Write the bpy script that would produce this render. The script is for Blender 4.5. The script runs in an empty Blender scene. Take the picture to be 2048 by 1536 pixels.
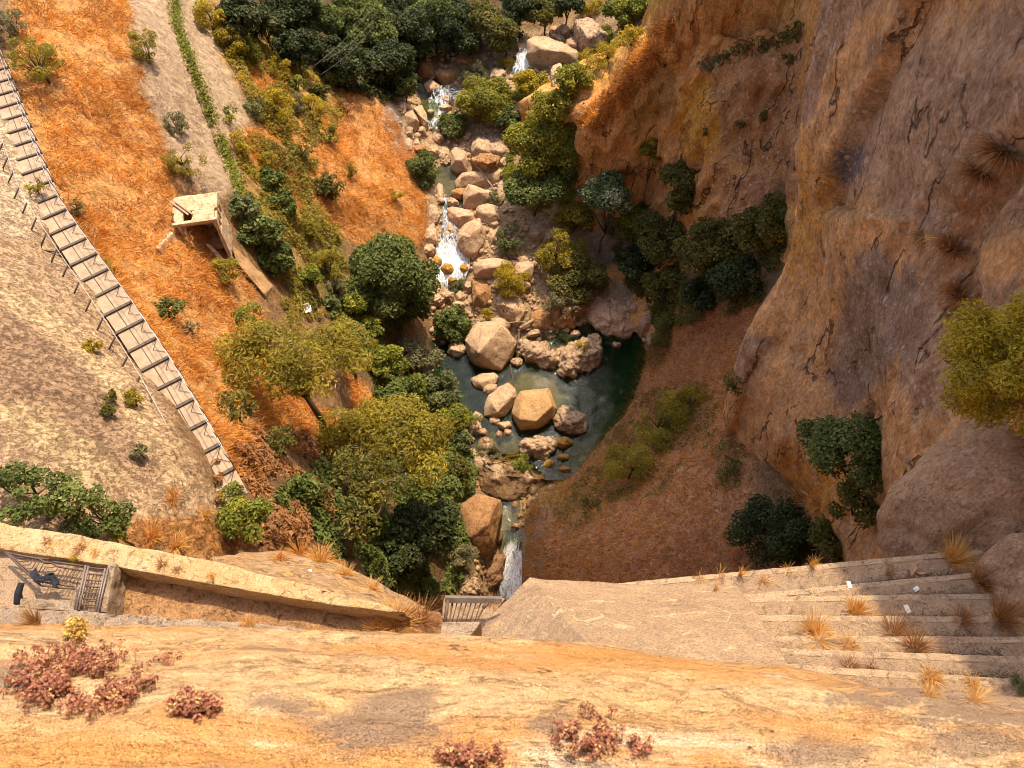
import bpy, bmesh, math, random
import numpy as np
from mathutils import Vector
from mathutils.bvhtree import BVHTree

R = math.radians
scene = bpy.context.scene
COL = scene.collection
rng = np.random.default_rng(7)
random.seed(7)

# ------------------------------------------------------------------ camera
CAM_Z = 50.0
PITCH = 55.0
FPX = 1490.0                       # focal length in pixels of a 2048 px wide frame
cd = bpy.data.cameras.new('camera')
cam = bpy.data.objects.new('camera', cd)
COL.objects.link(cam)
cam.location = (0, 0, CAM_Z)
cam.rotation_euler = (R(90 - PITCH), 0, 0)
cd.sensor_width = 36.0
cd.lens = 36.0 * FPX / 2048.0
cd.clip_start = 0.05
cd.clip_end = 3000
cd.dof.use_dof = True
cd.dof.focus_distance = 48.0
cd.dof.aperture_fstop = 9.0
scene.camera = cam

# ------------------------------------------------------------------ sky, sun, exposure
SUN = np.array([0.13, 0.46, 0.87]); SUN /= np.linalg.norm(SUN)
w = bpy.data.worlds.new('World'); scene.world = w; w.use_nodes = True
nt = w.node_tree
bg = nt.nodes['Background']
sky = nt.nodes.new('ShaderNodeTexSky'); sky.sky_type = 'NISHITA'
sky.sun_disc = False
sky.sun_elevation = math.asin(SUN[2])
sky.sun_rotation = math.atan2(SUN[0], SUN[1])
sky.altitude = 700
sky.dust_density = 4.0
sky.air_density = 0.7
sky.ozone_density = 0.3
nt.links.new(sky.outputs[0], bg.inputs[0])
bg.inputs[1].default_value = 0.15
sd = bpy.data.lights.new('sun', 'SUN'); so = bpy.data.objects.new('sun', sd); COL.objects.link(so)
sd.energy = 2.05; sd.angle = R(0.55); sd.color = (1.0, 0.83, 0.60)
so.location = (20, 60, 120)
so.rotation_euler = Vector(SUN).to_track_quat('Z', 'Y').to_euler()
scene.view_settings.view_transform = 'Standard'
scene.view_settings.look = 'None'
scene.view_settings.gamma = 1.0
scene.view_settings.use_curve_mapping = False
scene.view_settings.exposure = 1.64
scene.cycles.filter_width = 1.0
scene.cycles.max_bounces = 8
scene.cycles.diffuse_bounces = 5
scene.cycles.transparent_max_bounces = 10

# ------------------------------------------------------------------ geometry of the picture
SP, CP = math.sin(R(PITCH)), math.cos(R(PITCH))
C0 = np.array([0, 0, CAM_Z])
def ray(u, v):
    a = (u - 1024.0) / FPX; b = (v - 768.0) / FPX
    return np.array([a, CP - SP * b, -SP - CP * b])
def P(u, v, z=None, y=None, x=None, t=None):
    d = ray(u, v)
    if z is not None: t = (z - CAM_Z) / d[2]
    elif y is not None: t = y / d[1]
    elif x is not None: t = x / d[0]
    return C0 + d * t
def proj(V):
    V = np.asarray(V, float) - C0
    dep = V[:, 1] * CP - V[:, 2] * SP
    dep = np.where(np.abs(dep) < 1e-4, 1e-4, dep)
    u = 1024 + FPX * V[:, 0] / dep
    v = 768 - FPX * (V[:, 1] * SP + V[:, 2] * CP) / dep
    return u, v, dep

# ------------------------------------------------------------------ numpy noise
def _h(ix, iy, iz, s):
    n = (ix * 374761393 + iy * 668265263 + iz * 2147483647 + s * 974634777) & 0xFFFFFFFF
    n = ((n ^ (n >> 13)) * 1274126177) & 0xFFFFFFFF
    n = ((n ^ (n >> 16)) * 2246822519) & 0xFFFFFFFF
    return ((n ^ (n >> 15)) & 0xFFFFFF) / float(0xFFFFFF)
def vnoise(p, s=0):
    i = np.floor(p).astype(np.int64); f = p - i
    f = f * f * f * (f * (f * 6 - 15) + 10)
    x, y, z = i[:, 0], i[:, 1], i[:, 2]
    r = 0
    for dx in (0, 1):
        for dy in (0, 1):
            for dz in (0, 1):
                wgt = (f[:, 0] if dx else 1 - f[:, 0]) * (f[:, 1] if dy else 1 - f[:, 1]) * (f[:, 2] if dz else 1 - f[:, 2])
                r = r + wgt * _h(x + dx, y + dy, z + dz, s)
    return r * 2 - 1
def fbm(p, sc=1.0, octs=4, s=0, ridge=False, gain=0.5):
    p = np.asarray(p, float) * sc; a = 1.0; r = np.zeros(len(p)); tot = 0
    for o in range(octs):
        n = vnoise(p + 17.3 * o, s + o)
        if ridge: n = 1 - 2 * np.abs(n)
        r += a * n; tot += a; a *= gain; p = p * 2.03
    return r / tot
def sstep(a, b, x):
    t = np.clip((x - a) / (b - a), 0, 1); return t * t * (3 - 2 * t)
def poly_sd(u, v, poly):
    """signed distance in pixels to a polygon, positive inside"""
    poly = np.asarray(poly, float); n = len(poly)
    d = np.full(len(u), 1e18); ins = np.zeros(len(u), bool)
    for i in range(n):
        a = poly[i]; b = poly[(i + 1) % n]; e = b - a
        wx = u - a[0]; wy = v - a[1]
        t = np.clip((wx * e[0] + wy * e[1]) / (e @ e + 1e-9), 0, 1)
        d = np.minimum(d, (wx - t * e[0]) ** 2 + (wy - t * e[1]) ** 2)
        c = ((a[1] > v) != (b[1] > v)) & (u < (b[0] - a[0]) * (v - a[1]) / (b[1] - a[1] + 1e-12) + a[0])
        ins ^= c
    d = np.sqrt(d); return np.where(ins, d, -d)
def line_sd(u, v, pl):
    pl = np.asarray(pl, float); d = np.full(len(u), 1e18); sgn = np.ones(len(u))
    for a, b in zip(pl[:-1], pl[1:]):
        e = b - a; wx = u - a[0]; wy = v - a[1]
        t = np.clip((wx * e[0] + wy * e[1]) / (e @ e), 0, 1)
        q = (wx - t * e[0]) ** 2 + (wy - t * e[1]) ** 2
        m = q < d; d = np.where(m, q, d)
        sgn = np.where(m, np.sign(e[0] * wy - e[1] * wx), sgn)
    return np.sqrt(d) * sgn

# ------------------------------------------------------------------ mesh helpers
def mesh_np(name, V, F, smooth=True, attrs=None, colors=None):
    V = np.ascontiguousarray(V, np.float32); F = np.ascontiguousarray(F, np.int32)
    me = bpy.data.meshes.new(name); k = F.shape[1]
    me.vertices.add(len(V)); me.vertices.foreach_set('co', V.ravel())
    me.loops.add(F.size); me.loops.foreach_set('vertex_index', F.ravel())
    me.polygons.add(len(F))
    me.polygons.foreach_set('loop_start', np.arange(0, F.size, k, dtype=np.int32))
    me.polygons.foreach_set('loop_total', np.full(len(F), k, np.int32))
    me.polygons.foreach_set('use_smooth', np.full(len(F), smooth, bool))
    me.update(calc_edges=True)
    if attrs:
        for nme, val in attrs.items():
            a = me.attributes.new(nme, 'FLOAT', 'POINT'); a.data.foreach_set('value', np.ascontiguousarray(val, np.float32))
    if colors is not None:
        a = me.attributes.new('Col', 'FLOAT_COLOR', 'POINT')
        c = np.ones((len(V), 4), np.float32); c[:, :3] = colors
        a.data.foreach_set('color', c.ravel())
    return me
def obj(name, me, m=None, parent=None, loc=None):
    o = bpy.data.objects.new(name, me); COL.objects.link(o)
    if m is not None and me is not None:
        me.materials.clear(); me.materials.append(m)
    if loc is not None: o.location = tuple(float(c) for c in loc)
    if parent is not None: o.parent = parent
    return o
def tag(o, label=None, cat=None, group=None, kind=None):
    if label: o['label'] = label
    if cat: o['category'] = cat
    if group: o['group'] = group
    if kind: o['kind'] = kind
    return o
def thing(name, label, cat, loc=(0, 0, 0), group=None, rot=(0, 0, 0)):
    o = obj(name, None, loc=loc); o.rotation_euler = rot; o.empty_display_size = 0.2
    return tag(o, label, cat, group)
def struct(o): o['kind'] = 'structure'; return o
class MB:
    """collects boxes, tubes and quads; build() links them as one mesh"""
    def __init__(s): s.V = []; s.F = []; s.n = 0
    def add(s, V, F):
        V = np.asarray(V, float)
        s.V.append(V); s.F += [tuple(int(i) + s.n for i in f) for f in F]; s.n += len(V); return s
    def box(s, c, size, rz=0.0, tilt=None):
        x, y, z = np.array(size) / 2
        V = np.array([[-x, -y, -z], [x, -y, -z], [x, y, -z], [-x, y, -z], [-x, -y, z], [x, -y, z], [x, y, z], [-x, y, z]])
        if tilt is not None: V = V @ np.asarray(tilt).T
        c_, s_ = math.cos(rz), math.sin(rz)
        V = V @ np.array([[c_, s_, 0], [-s_, c_, 0], [0, 0, 1]]) + np.array(c)
        return s.add(V, [(3, 2, 1, 0), (4, 5, 6, 7), (0, 1, 5, 4), (1, 2, 6, 5), (2, 3, 7, 6), (3, 0, 4, 7)])
    def prism(s, top, zb):
        """closed solid under a top ring, straight down to zb"""
        top = np.asarray(top, float); n = len(top); bot = top.copy(); bot[:, 2] = zb
        F = [tuple(range(n)), tuple(range(2 * n - 1, n - 1, -1))]
        F += [(i, n + i, n + (i + 1) % n, (i + 1) % n) for i in range(n)]
        return s.add(np.vstack([top, bot]), F)
    def tube(s, pts, rad, sides=6, cap=True):
        pts = np.asarray(pts, float); n = len(pts)
        rad = np.full(n, rad) if np.isscalar(rad) else np.asarray(rad, float)
        tg = np.gradient(pts, axis=0); tg /= np.linalg.norm(tg, axis=1)[:, None] + 1e-12
        ref = np.array([0, 0, 1.0]) if abs(tg[0][2]) < 0.9 else np.array([1.0, 0, 0])
        V = []
        for i in range(n):
            a = np.cross(tg[i], ref); a /= np.linalg.norm(a) + 1e-9; b = np.cross(a, tg[i])
            for k in range(sides):
                th = 2 * math.pi * k / sides
                V.append(pts[i] + rad[i] * (math.cos(th) * a + math.sin(th) * b))
        F = []
        for i in range(n - 1):
            for k in range(sides):
                k2 = (k + 1) % sides
                F.append((i * sides + k, i * sides + k2, (i + 1) * sides + k2, (i + 1) * sides + k))
        if cap: F += [tuple(range(sides - 1, -1, -1)), tuple((n - 1) * sides + k for k in range(sides))]
        return s.add(V, F)
    def mesh(s, name, smooth=False):
        me = bpy.data.meshes.new(name)
        me.from_pydata(np.vstack(s.V).tolist(), [], s.F); me.validate()
        if smooth: me.polygons.foreach_set('use_smooth', np.ones(len(me.polygons), bool))
        return me
    def build(s, name, m, parent=None, loc=None, bevel=0.0, smooth=False):
        me = s.mesh(name, smooth)
        if loc is not None: me.transform(__import__('mathutils').Matrix.Translation([-float(c) for c in loc]))
        if bevel: bevel_mesh(me, bevel)
        return obj(name, me, m, parent, loc)
def bevel_mesh(me, w, seg=2):
    bm = bmesh.new(); bm.from_mesh(me)
    bmesh.ops.bevel(bm, geom=bm.edges[:], offset=w, segments=seg, profile=0.6, affect='EDGES', clamp_overlap=True)
    bm.to_mesh(me); bm.free()
def roughen(me, length, amp, sc, s=0, ridge=False, smooth=True):
    """subdivide to the given edge length and push the surface about with noise"""
    bm = bmesh.new(); bm.from_mesh(me)
    bmesh.ops.triangulate(bm, faces=bm.faces[:])
    for _ in range(7):
        es = [e for e in bm.edges if e.calc_length() > length]
        if not es or len(bm.verts) > 60000: break
        bmesh.ops.subdivide_edges(bm, edges=es, cuts=1)
        bmesh.ops.triangulate(bm, faces=[f for f in bm.faces if len(f.verts) > 3])
    bm.normal_update()
    V = np.array([v.co[:] for v in bm.verts]); N = np.array([v.normal[:] for v in bm.verts])
    D = fbm(V, sc, 4, s, ridge) * amp
    V = V + N * D[:, None]
    for v, c in zip(bm.verts, V): v.co = c
    for f in bm.faces: f.smooth = smooth
    bm.to_mesh(me); bm.free()
    return me
def catmull(G, n):
    """interpolate control rows (axis 0) n times finer"""
    G = np.asarray(G, float); m = len(G)
    E = np.concatenate([[2 * G[0] - G[1]], G, [2 * G[-1] - G[-2]]])
    out = []
    for i in range(m - 1):
        p0, p1, p2, p3 = E[i:i + 4]
        for k in range(n):
            t = k / n
            out.append(0.5 * (2 * p1 + (p2 - p0) * t + (2 * p0 - 5 * p1 + 4 * p2 - p3) * t * t + (3 * p1 - p0 - 3 * p2 + p3) * t ** 3))
    out.append(G[-1]); return np.array(out)
def grid_faces(r, c):
    i = np.arange(r * c).reshape(r, c)
    return np.stack([i[:-1, :-1], i[:-1, 1:], i[1:, 1:], i[1:, :-1]], -1).reshape(-1, 4)
def grid_normals(G):
    du = np.gradient(G, axis=1); dv = np.gradient(G, axis=0)
    n = np.cross(du, dv); return n / (np.linalg.norm(n, axis=2)[..., None] + 1e-9)

# ------------------------------------------------------------------ materials
def mat(name):
    m = bpy.data.materials.new(name); m.use_nodes = True
    return m, m.node_tree, m.node_tree.nodes['Principled BSDF']
def N(nt, typ, **kw):
    n = nt.nodes.new(typ)
    for k, v in kw.items(): setattr(n, k, v)
    return n
def mixc(nt, fac, a, b, blend='MIX'):
    n = N(nt, 'ShaderNodeMix', data_type='RGBA', blend_type=blend)
    for s_, v in ((0, fac), (6, a), (7, b)):
        if hasattr(v, 'is_linked'): nt.links.new(v, n.inputs[s_])
        elif s_ == 0: n.inputs[0].default_value = v
        else: n.inputs[s_].default_value = (*v, 1)
    return n.outputs[2]
def ramp(nt, fac, stops):
    n = N(nt, 'ShaderNodeValToRGB'); nt.links.new(fac, n.inputs[0])
    el = n.color_ramp.elements
    while len(el) < len(stops): el.new(0.5)
    for e, (p, c) in zip(el, stops):
        e.position = p; e.color = (c, c, c, 1) if np.isscalar(c) else (*c, 1)
    return n.outputs[0]
def math_(nt, op, a, b=None):
    n = N(nt, 'ShaderNodeMath', operation=op)
    for i, v in enumerate((a, b)):
        if v is None: continue
        if hasattr(v, 'is_linked'): nt.links.new(v, n.inputs[i])
        else: n.inputs[i].default_value = v
    return n.outputs[0]
def coords(nt, scale=(1, 1, 1), world=False):
    if world:
        g = N(nt, 'ShaderNodeNewGeometry').outputs['Position']
    else:
        g = N(nt, 'ShaderNodeTexCoord').outputs['Object']
        oi = N(nt, 'ShaderNodeObjectInfo')
        mm = N(nt, 'ShaderNodeVectorMath', operation='SCALE'); mm.inputs[0].default_value = (37, 53, 71)
        nt.links.new(oi.outputs['Random'], mm.inputs['Scale'])
        ad = N(nt, 'ShaderNodeVectorMath', operation='ADD')
        nt.links.new(g, ad.inputs[0]); nt.links.new(mm.outputs[0], ad.inputs[1]); g = ad.outputs[0]
    mp = N(nt, 'ShaderNodeMapping'); mp.inputs['Scale'].default_value = scale
    nt.links.new(g, mp.inputs[0]); return mp.outputs[0]
def noise(nt, vec, scale, detail=6, rough=0.6, dist=0.0):
    n = N(nt, 'ShaderNodeTexNoise'); nt.links.new(vec, n.inputs['Vector'])
    n.inputs['Scale'].default_value = scale; n.inputs['Detail'].default_value = detail
    n.inputs['Roughness'].default_value = rough; n.inputs['Distortion'].default_value = dist
    return n.outputs['Fac']
def voro(nt, vec, scale, feature='F1'):
    n = N(nt, 'ShaderNodeTexVoronoi', feature=feature); nt.links.new(vec, n.inputs['Vector'])
    n.inputs['Scale'].default_value = scale; return n
def bump(nt, b, h, strength, dist, prev=None):
    n = N(nt, 'ShaderNodeBump'); n.inputs['Strength'].default_value = strength; n.inputs['Distance'].default_value = dist
    nt.links.new(h, n.inputs['Height'])
    if prev is not None: nt.links.new(prev, n.inputs['Normal'])
    nt.links.new(n.outputs[0], b.inputs['Normal']); return n.outputs[0]
def set_rough(b, r, spec=0.25):
    b.inputs['Roughness'].default_value = r; b.inputs['Specular IOR Level'].default_value = spec

def rock_mat(name, c1, c2, c3, scale=1.0, pit=0.5, attr=False, stretch=(1, 1, 1), world=True, bstr=0.8, grain=9.0, pebble=0.0, cracks=0.0, wet=False):
    """weathered stone: large stains, mid blotches, dark pits, pale grains"""
    m, nt, b = mat(name); set_rough(b, 0.93, 0.15)
    vec = coords(nt, stretch, world)
    big = noise(nt, vec, 0.35 * scale, 5, 0.6)
    midn = noise(nt, vec, 1.5 * scale, 9, 0.72, 0.4)
    fine = noise(nt, vec, grain * scale, 6, 0.78)
    if attr:
        at = N(nt, 'ShaderNodeVertexColor', layer_name='Col').outputs['Color']
        col = mixc(nt, ramp(nt, midn, [(0.36, 0.0), (0.64, 1.0)]), mixc(nt, 1.0, at, (0.72, 0.68, 0.65), 'MULTIPLY'), mixc(nt, 1.0, at, (1.28, 1.28, 1.26), 'MULTIPLY'))
    else:
        col = mixc(nt, ramp(nt, big, [(0.4, 0.0), (0.6, 1.0)]), c1, c2)
        col = mixc(nt, ramp(nt, midn, [(0.44, 0.0), (0.66, 1.0)]), col, c3)
    dn = noise(nt, vec, 2.8 * scale, 6, 0.78, 0.9)
    pits = ramp(nt, dn, [(0.37, 1.0), (0.45, 0.0)])
    if attr:
        rk = N(nt, 'ShaderNodeAttribute', attribute_name='rocky').outputs['Fac']
        dn2 = noise(nt, vec, 5.0, 4, 0.7, 0.5)
        pits = math_(nt, 'MAXIMUM', math_(nt, 'MULTIPLY', pits, pit), math_(nt, 'MULTIPLY', math_(nt, 'MULTIPLY', ramp(nt, dn2, [(0.42, 1.0), (0.49, 0.0)]), rk), 0.6))
    else:
        pits = math_(nt, 'MULTIPLY', pits, pit)
    col = mixc(nt, pits, col, mixc(nt, 1.0, col, (0.32, 0.26, 0.22), 'MULTIPLY'))
    col = mixc(nt, 1.0, col, ramp(nt, fine, [(0.34, 0.55), (0.5, 1.0), (0.68, 1.4)]), 'MULTIPLY')
    if pebble:
        for sc_, cut in ((4.2, 0.66), (8.5, 0.58)):
            wv = N(nt, 'ShaderNodeVectorMath', operation='ADD'); nz = N(nt, 'ShaderNodeTexNoise'); nt.links.new(vec, nz.inputs['Vector']); nz.inputs['Scale'].default_value = sc_ * 1.5
            nt.links.new(vec, wv.inputs[0]); sc2 = N(nt, 'ShaderNodeVectorMath', operation='SCALE'); nt.links.new(nz.outputs['Color'], sc2.inputs[0]); sc2.inputs['Scale'].default_value = 0.25; nt.links.new(sc2.outputs[0], wv.inputs[1])
            pv = voro(nt, wv.outputs[0], sc_ * (1 if scale < 1.3 else 1.5))
            hs = N(nt, 'ShaderNodeSeparateColor'); nt.links.new(pv.outputs['Color'], hs.inputs[0])
            pm = math_(nt, 'MULTIPLY', math_(nt, 'MULTIPLY', ramp(nt, pv.outputs['Distance'], [(0.22, 1.0), (0.36, 0.0)]), math_(nt, 'GREATER_THAN', hs.outputs[0], cut)), pebble)
            tone = mixc(nt, hs.outputs[1], (0.62, 0.40, 0.22), (0.66, 0.52, 0.40))
            col = mixc(nt, pm, col, tone)
    if wet:                                     # dark tide line just above the pool
        sz = N(nt, 'ShaderNodeSeparateXYZ'); nt.links.new(N(nt, 'ShaderNodeNewGeometry').outputs['Position'], sz.inputs[0])
        zz = math_(nt, 'ADD', sz.outputs[2], math_(nt, 'MULTIPLY', midn, -0.35))
        wk = ramp(nt, math_(nt, 'ADD', zz, 0.5), [(0.42, 1.0), (0.56, 0.0)])
        col = mixc(nt, math_(nt, 'MULTIPLY', wk, 0.8), col, mixc(nt, 1.0, col, (0.34, 0.27, 0.17), 'MULTIPLY'))
    if cracks:
        cw = N(nt, 'ShaderNodeVectorMath', operation='ADD'); nz = N(nt, 'ShaderNodeTexNoise'); nt.links.new(vec, nz.inputs['Vector']); nz.inputs['Scale'].default_value = 0.9; nz.inputs['Detail'].default_value = 6
        s3 = N(nt, 'ShaderNodeVectorMath', operation='SCALE'); nt.links.new(nz.outputs['Color'], s3.inputs[0]); s3.inputs['Scale'].default_value = 1.6
        mp2 = N(nt, 'ShaderNodeMapping'); mp2.inputs['Scale'].default_value = (1, 1, 0.45); nt.links.new(vec, mp2.inputs[0])
        nt.links.new(mp2.outputs[0], cw.inputs[0]); nt.links.new(s3.outputs[0], cw.inputs[1])
        ve = voro(nt, cw.outputs[0], 0.42, 'DISTANCE_TO_EDGE')
        ck = math_(nt, 'MULTIPLY', ramp(nt, ve.outputs['Distance'], [(0.0, 1.0), (0.022, 0.0)]), ramp(nt, noise(nt, vec, 0.45, 4, 0.7), [(0.48, 0.0), (0.56, 1.0)]))
        col = mixc(nt, math_(nt, 'MULTIPLY', ck, cracks), col, (0.07, 0.04, 0.025))
        pits = math_(nt, 'ADD', pits, math_(nt, 'MULTIPLY', ck, 3.0))
    nt.links.new(col, b.inputs['Base Color'])
    h = math_(nt, 'ADD', math_(nt, 'MULTIPLY', midn, 0.9), math_(nt, 'MULTIPLY', fine, 0.35))
    h = math_(nt, 'SUBTRACT', h, math_(nt, 'MULTIPLY', pits, 0.30))
    bump(nt, b, h, bstr, 0.32 / scale)
    return m
def plain_mat(name, c, rough=0.6, metal=0.0, var=0.25, sc=6.0):
    m, nt, b = mat(name); set_rough(b, rough, 0.3); b.inputs['Metallic'].default_value = metal
    vec = coords(nt); n = noise(nt, vec, sc, 6, 0.7)
    k = ramp(nt, n, [(0.3, 1 - var), (0.7, 1 + var)])
    nt.links.new(mixc(nt, 1.0, c, k, 'MULTIPLY'), b.inputs['Base Color'])
    bump(nt, b, n, 0.3, 0.02); return m
def leaf_mat(name, ca, cb, cc=None, trans=0.35, rough=0.5):
    """leaves that vary leaf by leaf (attribute lv) and let some sun through"""
    m, nt, b = mat(name); set_rough(b, rough, 0.2)
    at = N(nt, 'ShaderNodeAttribute', attribute_name='lv')
    col = ramp(nt, at.outputs['Fac'], [(0.0, ca), (0.7, cb), (1.0, cc or cb)])
    nt.links.new(col, b.inputs['Base Color'])
    tr = N(nt, 'ShaderNodeBsdfTranslucent')
    nt.links.new(mixc(nt, 1.0, col, (1.5, 1.35, 0.6), 'MULTIPLY'), tr.inputs[0])
    mx = N(nt, 'ShaderNodeMixShader'); mx.inputs[0].default_value = trans
    nt.links.new(b.outputs[0], mx.inputs[1]); nt.links.new(tr.outputs[0], mx.inputs[2])
    nt.links.new(mx.outputs[0], nt.nodes['Material Output'].inputs[0])
    return m

M = {}
M['ground'] = rock_mat('ground', None, None, None, 1.0, 0.5, attr=True, bstr=1.0, grain=7)
M['cliff'] = rock_mat('cliff_stone', None, None, None, 1.0, 0.22, attr=True, stretch=(1, 1, 0.6), bstr=1.0, grain=8, pebble=0.75, cracks=0.8)
M['boulder'] = rock_mat('boulder_stone', (0.45, 0.30, 0.17), (0.52, 0.36, 0.215), (0.38, 0.24, 0.13), 0.9, 0.35, world=False, bstr=0.55, wet=True)
M['rugged'] = rock_mat('pitted_stone', (0.50, 0.35, 0.215), (0.55, 0.38, 0.22), (0.38, 0.24, 0.14), 1.5, 0.8, world=False, bstr=1.0, wet=True)
M['pink'] = rock_mat('pink_stone', (0.46, 0.285, 0.17), (0.52, 0.335, 0.205), (0.40, 0.235, 0.135), 0.9, 0.35, world=False, bstr=0.5, wet=True)
M['amber'] = rock_mat('wet_amber_stone', (0.36, 0.20, 0.045), (0.42, 0.24, 0.05), (0.24, 0.13, 0.03), 1.5, 0.5, world=False, bstr=0.8)
M['orange_rock'] = rock_mat('orange_stone', (0.47, 0.285, 0.125), (0.46, 0.30, 0.15), (0.40, 0.22, 0.085), 0.9, 0.3, world=False, bstr=0.6, wet=True)
M['brown_rock'] = rock_mat('grassy_brown_stone', (0.42, 0.22, 0.09), (0.46, 0.26, 0.11), (0.30, 0.15, 0.06), 1.6, 0.6, world=False, bstr=1.0)
M['leaf_fig'] = leaf_mat('fig_leaves', (0.060, 0.080, 0.018), (0.140, 0.170, 0.036), (0.28, 0.30, 0.11), 0.27, 0.6)
M['leaf_pale'] = leaf_mat('pale_leaves', (0.06, 0.09, 0.03), (0.17, 0.20, 0.075), (0.42, 0.44, 0.26), 0.2, 0.5)
M['leaf_green'] = leaf_mat('green_leaves', (0.098, 0.115, 0.016), (0.224, 0.236, 0.028), (0.368, 0.345, 0.046), 0.34)
M['leaf_lime'] = leaf_mat('lime_leaves', (0.12, 0.125, 0.012), (0.27, 0.255, 0.028), (0.42, 0.36, 0.04), 0.36)
M['leaf_olive'] = leaf_mat('olive_leaves', (0.161, 0.144, 0.018), (0.328, 0.270, 0.030), (0.483, 0.368, 0.046), 0.38)
M['leaf_yellow'] = leaf_mat('yellow_green_leaves', (0.218, 0.178, 0.014), (0.425, 0.328, 0.023), (0.575, 0.425, 0.034), 0.38)
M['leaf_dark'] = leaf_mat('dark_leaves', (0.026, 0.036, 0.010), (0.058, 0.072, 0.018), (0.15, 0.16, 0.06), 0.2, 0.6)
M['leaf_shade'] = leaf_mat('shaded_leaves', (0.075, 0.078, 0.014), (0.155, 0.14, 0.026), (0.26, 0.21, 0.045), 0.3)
M['leaf_grey'] = leaf_mat('grey_leaves', (0.116, 0.109, 0.051), (0.225, 0.203, 0.094), (0.348, 0.290, 0.145), 0.25)
M['leaf_teal'] = leaf_mat('blue_green_leaves', (0.08, 0.10, 0.035), (0.175, 0.19, 0.07), (0.27, 0.26, 0.11), 0.3)
M['leaf_brown'] = leaf_mat('withered_leaves', (0.203, 0.094, 0.036), (0.377, 0.189, 0.072), (0.522, 0.275, 0.102), 0.3)
M['leaf_straw'] = leaf_mat('dry_grass', (0.34, 0.135, 0.03), (0.63, 0.30, 0.07), (0.76, 0.48, 0.17), 0.35, 0.8)
M['leaf_tuft'] = leaf_mat('straw', (0.44, 0.24, 0.06), (0.70, 0.42, 0.13), (0.82, 0.58, 0.26), 0.3, 0.8)
M['sedum_red'] = leaf_mat('red_sedum', (0.22, 0.095, 0.055), (0.42, 0.175, 0.105), (0.58, 0.38, 0.16), 0.15, 0.8)
M['sedum_yellow'] = leaf_mat('yellow_sedum', (0.36, 0.22, 0.06), (0.55, 0.36, 0.09), (0.62, 0.45, 0.13), 0.15, 0.6)
M['bark'] = plain_mat('bark', (0.10, 0.065, 0.035), 0.9)
M['bark_pale'] = plain_mat('pale_bark', (0.30, 0.21, 0.13), 0.9)
M['driftwood'] = plain_mat('driftwood', (0.34, 0.235, 0.14), 0.9)
M['twig'] = plain_mat('dead_twigs', (0.24, 0.15, 0.11), 0.9)
M['iron'] = plain_mat('rusted_iron', (0.13, 0.085, 0.06), 0.75, 0.3)
M['steel'] = plain_mat('weathered_steel', (0.22, 0.18, 0.15), 0.6, 0.5)
M['dark_steel'] = plain_mat('dark_steel', (0.10, 0.075, 0.055), 0.7, 0.3)
M['deck'] = plain_mat('walkway_deck', (0.34, 0.24, 0.15), 0.85, 0.0, 0.3, 2.5)
M['cable'] = plain_mat('cable', (0.5, 0.46, 0.4), 0.4, 0.6)
M['white'] = plain_mat('white_plastic', (0.8, 0.79, 0.76), 0.4, 0, 0.05)
M['paper'] = plain_mat('paper', (0.75, 0.68, 0.55), 0.8, 0, 0.05)
M['cloth'] = plain_mat('black_cloth', (0.02, 0.02, 0.026), 0.9)
M['plaster'] = rock_mat('old_plaster', (0.58, 0.43, 0.26), (0.64, 0.49, 0.31), (0.48, 0.28, 0.12), 1.5, 0.6, bstr=0.6)
M['dead_leaf'] = leaf_mat('dead_leaf', (0.3, 0.16, 0.09), (0.42, 0.25, 0.15), None, 0.1, 0.8)

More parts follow.
